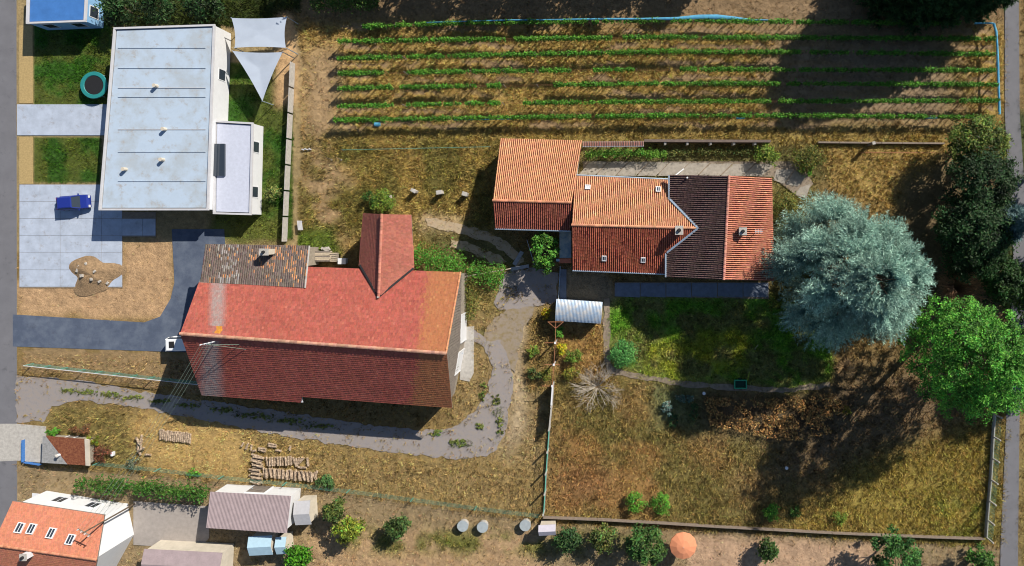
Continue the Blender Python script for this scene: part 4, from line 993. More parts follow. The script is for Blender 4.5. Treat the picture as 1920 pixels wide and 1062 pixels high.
def shrub(label, px, py, rpx, h, col, n=900, leaf=.2, name='shrub', cat='shrub', rypx=None, seed=None, group=None, clump=None, yellow=.15, bright=.3):
    r = np.random.default_rng(seed if seed is not None else int(px*13+py*7)); rx = rpx*S; ry = (rypx or rpx)*S
    c = P(px, py, h*.55); t = thing(name, label, cat, (c.x, c.y, 0), group)
    ncl = max(14, int(n/28)); pts, od, cid, cc = crown_points((c.x, c.y, h*.52), rx*.85, ry*.85, h*.46, ncl, max(4, n//ncl), clump or min(rx, ry)*.28, r, .5)
    pts[:, 2] = np.maximum(pts[:, 2], .06)
    k = np.clip(1+.22*r.normal(size=ncl), .5, 1.6)[cid]
    V, F, C = leaf_quads(pts, leaf, leafcol(col, len(pts), r, bright, yellow)*k[:, None], r, out=od)
    np_mesh('crown', V, F, M_leaf, t, C)
    mb = MB()
    for i in range(5):
        e = cc[i*(ncl//5)]; mb.path([(c.x+.05*math.cos(i*1.3), c.y+.05*math.sin(i*1.3), 0), ((c.x*1.3+e[0]*.7)/2, (c.y*1.3+e[1]*.7)/2, h*.3), tuple(e)], .04+.01*h, .01, 5)
    mb.build('stem', M_bark, t)
    return t
def limbs(mb, base, ht, cc, r0, k=12):
    b = Vector(base); mb.path([b, b+Vector((.1, .05, ht*.3)), b+Vector((-.05, .1, ht*.6))], r0, r0*.55, 8)
    for i in range(min(k, len(cc))):
        e = Vector(cc[i]); s = b+Vector((0, 0, ht*(.22+.3*(i/k)))); m_ = s.lerp(e, .5)+Vector((0, 0, .25)); mb.path([s, m_, e], r0*.4, r0*.08, 6)
def broadleaf(label, px, py, rpx, h, col, n=9000, leaf=.32, rypx=None, seed=1, name='broadleaf_tree', zc=None, clump=.8, group=None, at=None):
    r = np.random.default_rng(seed); zc = zc or h*.6; c = Vector((at[0], at[1], zc)) if at else P(px, py, zc); f = (H-zc)/H; rx = rpx*S*f; ry = (rypx or rpx)*S*f
    t = thing(name, label, 'tree', (c.x, c.y, 0), group); ncl = max(20, n//60)
    pts, od, cid, cc = crown_points((c.x, c.y, zc), rx*.88, ry*.88, h-zc, ncl, 60, clump, r, .6)
    k = np.clip(1+.32*r.normal(size=ncl), .4, 1.8)[cid]
    V, F, C = leaf_quads(pts, leaf, leafcol(col, len(pts), r, .35)*k[:, None], r, out=od)
    np_mesh('crown', V, F, M_leaf, t, C); mb = MB(); limbs(mb, (c.x, c.y, 0), h, cc, .05+.018*h, 16); mb.build('trunk', M_bark, t); return t
def conifer(label, loc, R, h, col, nb=170, seed=1, name='conifer', z0=1.0, power=.9, spray=14, blade=.5, wid=.085, droop=.25, tipcol=None, up=.12, group=None, dome=0., var=.17):
    r = np.random.default_rng(seed); x, y = loc; t = thing(name, label, 'tree', (x, y, 0), group)
    B, Tp, Cc, tw = [], [], [], MB()
    tw.path([(x, y, 0), (x, y, h*.5), (x+.1, y, h*.97)], .06+.022*h, .03, 8)
    br = MB()
    for i in range(nb):
        q = (i+.5)/nb; z = z0+(h-z0)*(q**.9); az = i*2.39996+r.normal(0, .15)
        prof = (1-q)**power if not dome else (1-q**dome)**.75
        L = max(.35, R*prof*r.uniform(.95-var, .95+var*.8)); dr = np.array((math.cos(az), math.sin(az), 0)); sd_ = np.array((-dr[1], dr[0], 0))
        rise = up*L*(.6+q*1.6); start = np.array((x, y, z-.2*L*.3))
        def bp(s): return start+dr*L*s+np.array((0, 0, rise*s-droop*L*s*s*.6))
        if i % 2 == 0: br.path([tuple(bp(0)), tuple(bp(.5)), tuple(bp(.95))], .02+.012*L, .01, 4)
        ns = max(4, int(spray*L/R*1.3)+4)
        s = r.uniform(.18, 1., ns)**.75
        for sk in s:
            p = bp(sk); side = r.choice((-1, 1)); sl = (.28+.75*(1-sk)+.2*r.random())*min(1.2, L*.35)
            dd = dr*.75+sd_*side*(.35+.7*(1-sk)*r.random()+.25)+np.array((0, 0, r.normal(.05, .14))); dd /= np.linalg.norm(dd)
            m_ = int(9+8*r.random()); tt = np.linspace(.0, 1, m_)[:, None]; base = p+dd*sl*tt+r.normal(0, .05, (m_, 3))
            nd = dd*.75+r.normal(0, .5, (m_, 3))+np.array((0, 0, .28)); nd /= np.linalg.norm(nd, axis=1, keepdims=True)
            B.append(base); Tp.append(base+nd*blade*r.uniform(.6, 1.2, (m_, 1)))
            base_c = np.array(col)*np.clip(1+.22*r.normal(), .5, 1.7)
            cc = base_c*np.clip(1+.18*r.normal(size=(m_, 1)), .5, 1.7)
            if tipcol is not None: k = np.clip(tt*1.1*(.4+.8*r.random((m_, 1))), 0, 1); cc = cc*(1-k)+np.array(tipcol)*k
            Cc.append(cc)
    B = np.concatenate(B); Tp = np.concatenate(Tp); Cc = np.clip(np.concatenate(Cc), .004, .9)
    B[:, 2] = np.maximum(B[:, 2], .1); Tp[:, 2] = np.maximum(Tp[:, 2], .1)
    V, F, C = blades(B, Tp, wid*r.uniform(.7, 1.4, len(B)), Cc, r)
    np_mesh('crown', V, F, M_needle, t, C); tw.build('trunk', M_bark, t); br.build('branches', M_bark, t); return t
def twig_shrub(label, px, py, R, h, m, n=70, seed=1, thick=.022, flat=.5):
    r = np.random.default_rng(seed); c = P(px, py, h*.4); t = thing('bare_shrub', label, 'shrub', (c.x, c.y, 0)); mb = MB()
    for i in range(n):
        az = r.uniform(0, 2*math.pi); L = R*r.uniform(.55, 1.05); e = Vector((c.x+math.cos(az)*L, c.y+math.sin(az)*L, h*r.uniform(.35, 1.)))
        s = Vector((c.x+.1*math.cos(az), c.y+.1*math.sin(az), .02)); m_ = s.lerp(e, .5)+Vector((r.normal(0, .12), r.normal(0, .12), h*.16))
        mb.path([s, m_, e], thick*1.6, thick*.6, 3)
        for k in range(5):
            q = m_.lerp(e, r.random()); a2 = az+r.normal(0, .7); mb.tube(q, q+Vector((math.cos(a2)*R*.3, math.sin(a2)*R*.3, r.normal(.05, .12))), thick*.8, thick*.4, 3, False)
    mb.build('branches', m, t); MB().cyl((c.x, c.y, 0), .09, .2, 7, .06).build('stump', M_bark, t); return t
def leafy_band(parent, path, width, z0, z1, per_m, leaf, col, r, name='foliage', wob=.25, yellow=.15, bright=.3):
    path = [Vector(p) for p in path]; pts = []; 
    for a, b in zip(path[:-1], path[1:]):
        L = (b-a).length; n = int(L*per_m); s = r.random(n); d = (b-a).normalized(); sd_ = Vector((-d.y, d.x, 0))
        base = np.array(a)+s[:, None]*np.array(b-a)
        clump = (fbm((base[:, 0]+base[:, 1]*.3)*1.6+7, base[:, 1]*1.6, 77, 3)); keep = r.random(n) < np.clip((clump-.2)/.25, 0, 1)
        off = r.normal(0, .5, n)*width*.5*(.6+.9*clump); z = z0+(z1-z0)*np.clip(r.beta(2.4, 1.4, n)*(.75+.5*clump), 0, 1.25)
        q = base+off[:, None]*np.array(sd_); q[:, 2] = z; pts.append(q[keep])
    pts = np.concatenate(pts)
    k = (.65+.7*fbm(pts[:, 0]*1.1, pts[:, 1]*1.1, 78, 3))[:, None]
    V, F, C = leaf_quads(pts, leaf, leafcol(col, len(pts), r, bright, yellow)*k, r)
    return np_mesh(name, V, F, M_leaf, parent, C)

# ------------------------------------------------------------------ vineyard
rows = [([(680, 50), (880, 43), (1240, 39), (1450, 41), (1800, 44)], []),
        ([(634, 78), (900, 74), (1240, 70), (1500, 71), (1866, 73)], [(948, 964), (1148, 1168)]),
        ([(632, 110), (900, 104), (1240, 97), (1500, 98), (1866, 102)], [(1590, 1600)]),
        ([(635, 138), (900, 134), (1240, 130), (1500, 131), (1866, 132)], [(729, 764), (1073, 1112), (1190, 1275)]),
        ([(635, 166), (900, 161), (1240, 157), (1500, 157), (1870, 159)], [(735, 750), (893, 912), (940, 1038)]),
        ([(633, 200), (900, 194), (1240, 191), (1500, 190), (1872, 189)], [(737, 762), (938, 981), (1445, 1460)]),
        ([(626, 226), (900, 221), (1240, 217), (1500, 217), (1842, 220)], [])]
ordn = ['topmost, furthest', 'second', 'third', 'fourth (middle)', 'fifth', 'sixth', 'bottom, nearest']
vpost = shared_post('post', .08, .08, 1.75, M_wood)
mbv = MB(); mbv.path([(0, 0, -.05), (.04, .02, .4), (-.02, .03, .75), (.03, 0, 1.0)], .05, .03, 5); ob = mbv.build('vine_trunk', M_bark); vtr = ob.data; bpy.data.objects.remove(ob)
def on_row(pl, x, z):
    xs = [p[0] for p in pl]; ys = [p[1] for p in pl]; return P(x, float(np.interp(x, xs, ys)), z)
for i, (pl, gaps) in enumerate(rows):
    r = np.random.default_rng(300+i); x0, x1 = pl[0][0], pl[-1][0]; q0 = on_row(pl, x0, 1.3)
    lab = {0: 'topmost vine row, furthest from the buildings', 6: 'bottom vine row, nearest to the buildings'}.get(i, '%s vine row counted from the top of the photo' % ordn[i].replace(' (middle)', ''))
    t = thing('vine_row', lab, 'vine row', (q0.x, q0.y, 0), 'vineyard rows')
    segs = []; s = x0
    for g0, g1 in gaps: segs.append((s, g0)); s = g1
    segs.append((s, x1))
    for a, b in segs:
        n = max(2, int((b-a)/25)); path = [on_row(pl, a+(b-a)*k/n, 0) for k in range(n+1)]
        path = [(on_row(pl, a+(b-a)*k/n, 1.3).x, on_row(pl, a+(b-a)*k/n, 1.3).y, 0) for k in range(n+1)]
        leafy_band(t, path, .46, .8, 1.7, 220, .19, (.095, .255, .026), r, bright=.42)
    for x in np.arange(x0, x1, 62): q = on_row(pl, x, 1.3); put('post', vpost, t, (q.x, q.y, 0))
    q = on_row(pl, x1, 1.3); put('post', vpost, t, (q.x, q.y, 0))
    xs_ = [x for x in np.arange(x0+6, x1, 15.5) if not any(g0 < x < g1 for g0, g1 in gaps)]
    for x in xs_: q = on_row(pl, x+r.normal(0, 2), 1.3); put('vine_trunk', vtr, t, (q.x, q.y, 0), r.uniform(0, 6))
    for z in (.8, 1.45):
        MB().path([(lambda q: (q.x, q.y, z))(on_row(pl, x, 1.3)) for x in np.linspace(x0, x1, 12)], .008, n=3).build('wire', M_rust, t)
# bird nets
def net(label, pts, w0, z):
    o = MB(); pa = [P(x, y, z) for x, y in pts]; n = len(pa)
    V = []; F = []
    for i, p_ in enumerate(pa):
        d = (pa[min(i+1, n-1)]-pa[max(i-1, 0)]).normalized(); s = Vector((-d.y, d.x, 0)); ww_ = w0[i] if isinstance(w0, list) else w0
        for k in range(5): a = math.pi*k/4; V.append(p_+s*(ww_/2*math.cos(a))+Vector((0, 0, .12*math.sin(a)+.05*math.sin(i*2.3+k))))
    for i in range(n-1):
        for k in range(4): F.append((i*5+k, i*5+k+1, (i+1)*5+k+1, (i+1)*5+k))
    o.add(V, F); ob = o.build('bird_net', M_net, smooth=True); tag(ob, label, 'net'); return ob
net('long blue bird net bundled along the topmost vine row', [(800, 43), (880, 40), (960, 38), (1040, 37.5), (1120, 36), (1200, 36), (1270, 35), (1310, 32), (1345, 32), (1380, 35), (1410, 38), (1440, 38)], [.1, .12, .2, .15, .25, .28, .35, .55, .6, .4, .25, .1], 1.55)
net('blue bird net hanging down the right end of the vine rows', [(1863, 44), (1868, 60), (1870, 90), (1871, 120), (1872, 150), (1873, 180), (1874, 215)], .3, 1.4)
net('short blue net strip at the top right corner post', [(1826, 44), (1845, 43.5), (1862, 44)], .22, 1.5)
net('short blue net strip low on the bottom vine row, centre right', [(1380, 222), (1388, 222.5), (1396, 222)], .2, .7)
net('blue net strip at the right part of the bottom vine row', [(1732, 221), (1748, 221.5), (1763, 221)], .22, .8)
net('small blue net bundle on the ground below the bottom vine row', [(702, 233), (708, 234), (714, 233)], .5, .12)
net('thin blue net under the left half of the bottom vine row', [(850, 225), (900, 224.5), (960, 223.5)], .12, .8)

# ------------------------------------------------------------------ trees
def cedar(label, x, y, R, h, seed=5, nl=112):
    r = np.random.default_rng(seed); t = thing('blue_cedar', label, 'tree', (x, y, 0)); tr = MB().path([(x, y, 0), (x+.1, y, h*.5), (x, y+.1, h*.96)], .48, .06, 10); tr.build('trunk', M_bark, t)
    br = MB(); B, Tp, Cc, Wd = [], [], [], []
    for i in range(nl):
        q = (i+.5)/nl; z = 2.6+(h-3.2)*q**.8; az = i*2.39996+r.normal(0, .25); rad = R*(1-((z-2.6)/(h-1.6))**1.9)**.62*r.uniform(.62, 1.02)
        Rl = (1.25+1.25*(1-q))*r.uniform(.75, 1.2); rad = max(.1, (rad-Rl*.5)*(1 if q < .8 else .75))
        out = np.array((math.cos(az), math.sin(az), .0)); c0 = np.array((x, y, z))+out*rad
        root = np.array((x, y, max(1.5, z-.25*rad-.6))); mid = (root*.45+c0*.55)+np.array((0, 0, .25))
        br.path([tuple(root), tuple(mid), tuple(c0)], .05+.012*rad, .025, 5)
        hue = np.clip(1+.24*r.normal(), .5, 1.5); start = c0-out*Rl*.7
        ns = int(46*Rl)
        for k in range(ns):
            d = r.normal(size=3)*np.array((1, 1, .42)); d /= np.linalg.norm(d); d = d*.75+out*.75+np.array((0, 0, .1)); d /= np.linalg.norm(d)
            L = Rl*r.uniform(.6, 1.45)*(.7+.5*max(0, float(d@out))); m_ = int(6+9*L); tt = np.linspace(.12, 1, m_)[:, None]
            p = start+d*L*tt+np.array((0, 0, -.28))*L*tt**2.2+r.normal(0, .03, (m_, 3)); sd_ = np.cross(d, (0, 0, 1)); sd_ /= np.linalg.norm(sd_)+1e-6
            nd = d*.75+sd_*np.where(np.arange(m_) % 2, 1, -1)[:, None]*.75+r.normal(0, .3, (m_, 3))+np.array((0, 0, .22)); nd /= np.linalg.norm(nd, axis=1, keepdims=True)
            B.append(p); Tp.append(p+nd*.34*r.uniform(.6, 1.25, (m_, 1)))
            kk = np.clip(tt*1.05*(.5+.6*r.random((m_, 1))), 0, 1); cc = np.array((.05, .15, .135))*(1-kk)+np.array((.38, .57, .46))*kk; Cc.append(cc*hue*np.clip(1+.15*r.normal(size=(m_, 1)), .5, 1.6))
            if k % 4 == 0: B.append(p[:1]); Tp.append(p[-1:]); Cc.append(np.array([[.36, .33, .26]])); 
    B = np.concatenate(B); Tp = np.concatenate(Tp); Cc = np.clip(np.concatenate(Cc), .004, .9)
    V, F, C = blades(B, Tp, .07*r.uniform(.7, 1.4, len(B)), Cc, r); np_mesh('crown', V, F, M_needle, t, C); br.build('branches', M_bark, t); return t
c = P(1598, 516, 9); cedar('huge silver-blue cedar towering right of the farmhouse', c.x, c.y, 9.7, 18.0)
broadleaf('large bright green leafy tree at the right edge below the cedar', 1796, 664, 97, 20, (.095, .29, .034), 38000, .22, 116, 11, clump=.5, zc=9)
broadleaf('big dark green laurel-like tree in shade at the right edge', 1822, 440, 74, 10, (.022, .06, .016), 15000, .26, 88, 12, name='dark_evergreen_tree', clump=.7)
broadleaf('dark evergreen tree just below the olive green tree at the right edge', 1838, 345, 66, 9.5, (.022, .055, .016), 9000, .26, 62, 33, name='dark_evergreen_tree', clump=.7)
broadleaf('dark evergreen tree above the dead rusty shrub at the right edge', 1868, 515, 36, 8, (.03, .08, .018), 6000, .26, 55, 34, name='dark_evergreen_tree', clump=.6)
broadleaf('olive green tree at the right end of the vine rows', 1832, 268, 62, 6.5, (.12, .17, .03), 7000, .26, 52, 13, clump=.6)
c = P(1905, 415, 8); conifer('blue spruce poking in from the lane at the right edge', (c.x, c.y), 3.6, 13, (.11, .2, .21), nb=150, seed=14, name='blue_spruce', tipcol=(.2, .3, .3))
for lab, x, y, h_, sd_ in (('leftmost dark conifer at the top right corner', 1655, -24, 13.5, 15), ('second dark conifer from the left at the top right corner', 1700, -8, 15, 16), ('third dark conifer from the left at the top right corner', 1762, -14, 14.5, 17), ('rightmost dark conifer at the top right corner', 1822, -30, 13.5, 18)):
    conifer(lab, tuple(P(x, y, 0))[:2], 4.6, h_, (.026, .07, .022), nb=210, seed=sd_, tipcol=(.04, .1, .03), wid=.13, blade=.6, dome=2.0)
# trees standing beyond the frame whose shade falls into the picture
for k, (x, y, h_, rr) in enumerate(((640, -80, 9, 60), (730, -85, 8, 55), (820, -90, 9, 60), (910, -95, 8.5, 55), (1010, -90, 9, 60), (1110, -95, 9, 55), (1215, -100, 8.5, 60), (1335, -95, 8, 50))):
    q = P(x, y, 0); broadleaf('broadleaf tree in the row beyond the top vine row', x, y, rr, h_, (.06, .11, .02), 3600, .42, seed=400+k, at=(q.x, q.y), group='trees beyond the vineyard', clump=.8)
for k, (x, y, h_, rr) in enumerate(((1965, 290, 14, 80), (1990, 420, 15, 85), (2010, 560, 15, 90))):
    q = P(x, y, 0); broadleaf('tall dark tree across the lane right of the plot', x, y, rr, h_, (.04, .085, .02), 6000, .45, seed=420+k, at=(q.x, q.y), group='trees across the lane', clump=.9)
broadleaf('green bush tree across the lane at the right edge', 1912, 540, 45, 6, (.08, .15, .03), 3000, .35, seed=431)
broadleaf('tall dark green tree on the lane side, right of the leafy tree', 1935, 655, 66, 17, (.035, .085, .025), 5000, .35, seed=432)
broadleaf('small green tree by the shady gap between annex and house', 1020, 470, 27, 4.6, (.08, .21, .025), 1900, .27, 42, 21, name='small_tree', clump=.45)
twig_shrub('dead rusty brown conifer shrub between cedar and green tree', 1793, 538, 2.4, 5.5, M_btwig, 190, 3, .038)
twig_shrub('bare grey twiggy shrub in the dry garden', 1120, 728, 2.9, 1.6, M_twig, 60, 4, .018)
twig_shrub('small brown withered shrub by the cedar foot', 1585, 690, 1.2, 1.2, mat('straw_twigs', (.42, .27, .13), var=.3), 60, 5)
# shrubs
G1 = (.11, .29, .03); G2 = (.16, .24, .032); YG = (.42, .37, .02); DG = (.055, .13, .02)
shrub('round clipped green shrub at the lawn corner', 1168, 662, 28, 1.9, (.1, .29, .07), 2600, .17, rypx=28, yellow=.1)
shrub('left of two bright green bushes near the bottom wall', 1190, 941, 21, 1.4, G1, 900, .18)
shrub('right of two bright green bushes near the bottom wall', 1239, 945, 21, 1.4, G1, 950, .18)
shrub('single bright green bush in the shade of the lower garden', 1447, 960, 18, 1.3, G1, 700, .18)
shrub('low dark green bush beside the single bright bush', 1491, 960, 13, .8, DG, 300, .17)
shrub('olive bush at the edge of the tree shadow by the bottom wall', 1574, 968, 17, .9, G2, 450, .17)
shrub('yellow-green shrub under the trellis near its middle', 1052, 655, 13, 1.3, YG, 420, .17)
shrub('green shrub right of the yellow one under the trellis', 1075, 667, 18, 1.4, G2, 700, .17)
shrub('green shrub directly south of the corrugated shed', 1051, 626, 13, 1.3, G1, 420, .17)
shrub('yellow-green spreading shrub at the foot of the trellis', 1070, 700, 16, 1.0, (.2, .2, .03), 500, .17)
shrub('pale green shrub left of the trellis foot', 1025, 706, 14, 1.0, (.18, .2, .03), 420, .17)
shrub('green weedy shrub left of the trellis', 1000, 660, 13, .9, G2, 350, .17)
shrub('dull green shrub left of the trellis lower end', 1003, 700, 16, .9, (.1, .15, .04), 420, .17)
shrub('bright yellow shrub left of the corrugated shed', 1024, 588, 11, 1.2, (.38, .29, .01), 380, .16)
shrub('green bush above the gable end of the barn wing', 718, 378, 28, 1.7, G2, 1300, .18, rypx=22)
shrub('dark green bush left of the stone post above the barn wing', 695, 372, 16, 1.3, DG, 500, .18)
shrub('leafy shrub at the east end of the north garden wall', 1437, 288, 27, 2.0, G2, 1100, .2, rypx=22)
shrub('olive shrub beyond the paving near the dry grass', 1515, 298, 38, 2.1, (.13, .14, .025), 1600, .2, rypx=28)
shrub('bright green shrub at the corner of the paving', 1512, 318, 14, 1.2, G1, 420, .18)
shrub('tall weedy shrub between the east roof and cedar', 1472, 385, 24, 2.0, (.14, .15, .03), 1100, .19, rypx=35)
shrub('olive weeds at the east wall of the house', 1462, 425, 14, 1.5, (.1, .12, .03), 500, .19, rypx=26)
shrub('bright shrub at the lower right end of the paved terrace', 1453, 568, 15, .9, (.16, .2, .03), 400, .17)
shrub('spiky green clump at the right end of the woodpile', 610, 906, 20, 1.0, (.08, .17, .05), 700, .2, rypx=15)
shrub('green bush beside the mossy hut roof, upper left', 98, 808, 14, 1.2, G1, 500, .17, rypx=9)
shrub('yellow-green bush at the upper right corner of the mossy hut', 176, 826, 14, 1.2, (.22, .24, .02), 450, .17)
shrub('reddish brown bramble above the mossy hut', 150, 805, 22, .9, (.22, .11, .05), 600, .17, rypx=12)
shrub('rusty bramble patch right of the mossy hut', 192, 850, 18, .9, (.2, .08, .045), 600, .17, rypx=20)
shrub('grey-green thistle clump below the jumbled logs', 252, 870, 16, .7, (.14, .16, .1), 350, .16)
shrub('small green weed clump by the bottom fence', 365, 888, 12, .6, G1, 250, .17)
shrub('silvery leek-like clump in the vegetable plot', 1250, 765, 11, .7, (.16, .24, .2), 350, .22, rypx=22)
shrub('blue-green cabbage row in the vegetable plot', 1284, 746, 18, .6, (.12, .18, .13), 420, .22, rypx=12)
shrub('dark green plants at the lower right of the vegetable plot', 1300, 770, 10, .6, (.05, .11, .03), 300, .18, rypx=20)
shrub('dark green crop row at the left of the vegetable plot', 1262, 790, 10, .5, (.04, .09, .03), 280, .18, rypx=20)
shrub('yellow shrub at the edge of the dark dry patch', 1587, 770, 10, .9, (.22, .19, .02), 250, .17)
shrub('green weed island in the bend of the gravel track', 858, 832, 22, .2, (.17, .22, .05), 600, .14, rypx=8)
shrub('small weed tuft inside the track bend', 898, 800, 10, .18, (.18, .22, .05), 220, .14)
shrub('long weed tuft at the right edge of the track bend', 936, 800, 8, .2, (.17, .21, .05), 380, .14, rypx=22)
shrub('weed strip on the inner verge of the track bend', 905, 735, 8, .2, (.17, .22, .05), 380, .14, rypx=26)
shrub('weeds at the barn corner where the shadow ends', 820, 812, 18, .2, (.16, .21, .05), 420, .14, rypx=7)
shrub('small weeds on the track centre below the barn', 930, 750, 9, .2, (.17, .2, .05), 300, .14, rypx=14)
for k, (x, y, rx_, ry_) in enumerate(((128, 732, 13, 4), (163, 735, 24, 5), (207, 739, 27, 6), (252, 745, 26, 5), (303, 752, 22, 5), (352, 760, 26, 5), (415, 769, 30, 6), (478, 779, 36, 8), (545, 790, 34, 7), (605, 799, 30, 5))):
    shrub('%s weed strip from the left on the crown of the gravel track' % ('first second third fourth fifth sixth seventh eighth ninth tenth'.split()[k]), x, y, rx_, .12, (.21, .25, .065), 900, .1, rypx=ry_, name='weed_strip', cat='weeds', group='weeds along the track crown')
# hedges
def hedge(label, path, wpx, h, col, per_m, leaf=.2, seed=1, yellow=.15):
    r = np.random.default_rng(seed); p = [P(x, y, h*.5) for x, y in path]; p = [Vector((q.x, q.y, 0)) for q in p]
    t = thing('hedge', label, 'hedge', p[0]); leafy_band(t, p, wpx*S, .1, h, per_m, leaf, col, r, yellow=yellow)
    mb = MB()
    for a, b in zip(p[:-1], p[1:]):
        for k in range(max(2, int((b-a).length/.9))):
            q = a.lerp(b, (k+.5)/max(2, int((b-a).length/.9))); mb.tube(q, q+Vector((r.normal(0, .15), r.normal(0, .15), h*.7)), .035, .012, 5)
    mb.build('stems', M_bark, t); return t
hedge('thick green hedge along the north east corner of the barn', [(778, 470), (800, 486), (835, 492), (870, 500), (905, 512), (945, 522)], 42, 2.0, (.09, .26, .03), 330, .2, 2)
hedge('bramble bank below the hedge at the barn corner', [(876, 520), (885, 545), (880, 575), (878, 600)], 30, 1.2, (.17, .18, .04), 200, .18, 3)
hedge('climbing green creeper row under the strip roof', [(1098, 291), (1150, 288), (1200, 287), (1250, 291)], 15, 1.6, (.12, .27, .03), 190, .18, 4)
hedge('scrubby weeds along the north garden wall', [(1250, 288), (1310, 285), (1370, 285), (1410, 284)], 14, .9, (.12, .14, .035), 110, .17, 5)
hedge('dark leafy hedge at the top left corner of the vineyard', [(586, 10), (640, 8), (710, 6)], 26, 2.2, (.05, .11, .015), 240, .22, 6)
hedge('green hedge behind the neighbour houses at lower left', [(150, 905), (250, 912), (390, 925)], 26, 2.2, (.06, .15, .02), 220, .25, 7)
# tall weed bank, kept as stuff
r = np.random.default_rng(91)
def scatter_in(poly, n, r):
    xs = np.array([p[0] for p in poly]); ys = np.array([p[1] for p in poly]); X = r.uniform(xs.min(), xs.max(), n*4); Y = r.uniform(ys.min(), ys.max(), n*4)
    k = inside(poly, X, Y); return X[k][:n], Y[k][:n]
X, Y = scatter_in([(1318, 742), (1420, 748), (1560, 735), (1592, 765), (1560, 810), (1480, 825), (1420, 815), (1330, 795)], 5200, r)
k = fbm(X/12, Y/12, 95, 3) > .42; X = X[k]; Y = Y[k]
pts = Pn(X, Y, 0.); pts[:, 2] = r.uniform(.15, .95, len(X))
V, F, C = leaf_quads(pts, .22, leafcol((.38, .22, .075), len(X), r, .5, .1), r)
o = np_mesh('dry_crop', V, F, M_leaf, None, C, 'stuff'); o['label'] = 'withered brown crop leaves in the dry garden patch'; o['category'] = 'plants'

# ------------------------------------------------------------------ vehicles
def car(label, px, py, ang, paint, L=4.3, Wd=1.75, Ht=1.5, van=False, roofhatch=False):
    q = P(px, py, .8); t = thing('parked_car', label, 'car', (q.x, q.y, 0)); ca, sa = math.cos(ang), math.sin(ang)
    def tr(x, y, z): return (q.x+x*ca-y*sa, q.y+x*sa+y*ca, z)
    h1 = .88 if not van else 1.0
    prof = [(-L/2, .35, .82), (-L/2+.08, .3, h1-.12), (-L*.38, .28, h1), (L*.22, .28, h1), (L*.42, .3, h1-.12), (L/2-.05, .33, h1-.28), (L/2, .4, .6)]
    V, F = [], []; ys = (-1, -.94, .94, 1)
    for x, z0, z1 in prof:
        k = Wd/2*(1-.12*max(0, abs(x)/(L/2)-.8)/.2)
        V += [tr(x, -k, z0+.1), tr(x, -k, z1-.12), tr(x, -k*.9, z1), tr(x, k*.9, z1), tr(x, k, z1-.12), tr(x, k, z0+.1), tr(x, k*.9, z0), tr(x, -k*.9, z0)]
    for i in range(len(prof)-1):
        for j in range(8): a = i*8+j; b = i*8+(j+1) % 8; F.append((a, b, b+8, a+8))
    F += [tuple(range(7, -1, -1)), tuple(range((len(prof)-1)*8, len(prof)*8))]
    MB().add(V, F).build('body', paint, t, smooth=False)
    f0, f1, r0, r1 = (.25, .08, -.45, -.36) if not van else (.36, .26, -.49, -.47)
    def ring(x0, x1, k0, k1, z0, z1): return [tr(x0, -k0, z0), tr(x1, -k0, z0), tr(x1, k0, z0), tr(x0, k0, z0)]
    k0, k1 = Wd/2*.9, Wd/2*.76
    gh = [tr(r0*L, -k0, h1-.02), tr(f0*L, -k0, h1-.02), tr(f0*L, k0, h1-.02), tr(r0*L, k0, h1-.02), tr(r1*L, -k1, Ht-.06), tr(f1*L, -k1, Ht-.06), tr(f1*L, k1, Ht-.06), tr(r1*L, k1, Ht-.06)]
    MB().hexa(gh).build('windows', M_glass, t)
    roof = MB().hexa([tr(r1*L-.02, -k1-.02, Ht-.06), tr(f1*L+.02, -k1-.02, Ht-.06), tr(f1*L+.02, k1+.02, Ht-.06), tr(r1*L-.02, k1+.02, Ht-.06), tr(r1*L+.1, -k1+.08, Ht), tr(f1*L-.1, -k1+.08, Ht), tr(f1*L-.1, k1-.08, Ht), tr(r1*L+.1, k1-.08, Ht)]).build('roof', paint, t)
    for s in (-1, 1):
        for xx in (f0, r0):
            xt = f1 if xx == f0 else r1
            MB().tube(tr(xx*L, s*k0, h1-.02), tr(xt*L, s*k1, Ht-.05), .045, n=5).build('pillar', paint, t)
        for xx in (-.3, .3):
            wl = MB().tube(tr(xx*L, s*(Wd/2-.2), .32), tr(xx*L, s*(Wd/2+.01), .32), .32, n=16).build('wheel', M_black, t); MB().tube(tr(xx*L, s*(Wd/2-.1), .32), tr(xx*L, s*(Wd/2+.03), .32), .19, n=12).build('rim', M_zinc, wl)
        x_, y_, z_ = tr(L/2-.06, s*Wd*.34, .62); MB().box((x_, y_, z_), (.14, .3, .14), ang).build('headlight', M_white, t)
        x_, y_, z_ = tr(-L/2+.05, s*Wd*.38, .72); MB().box((x_, y_, z_), (.14, .2, .2), ang).build('taillight', M_red, t)
        x_, y_, z_ = tr(f0*L-.15, s*(Wd/2+.08), h1+.02); MB().box((x_, y_, z_), (.1, .18, .12), ang).build('mirror', paint, t)
    if roofhatch:
        x_, y_, z_ = tr(r1*L+.75, .05, Ht+.02); MB().box((x_, y_, z_), (.6, .75, .05), ang).build('roof_hatch', M_black, t)
    return t
car('white van with black roof hatch parked half under the barn eave', 353, 644, .03, M_carw, 4.4, 1.8, 1.85, True, True)
car('dark blue car parked on the pale concrete forecourt', 136, 380, .08, M_carb, 3.9, 1.7, 1.45)

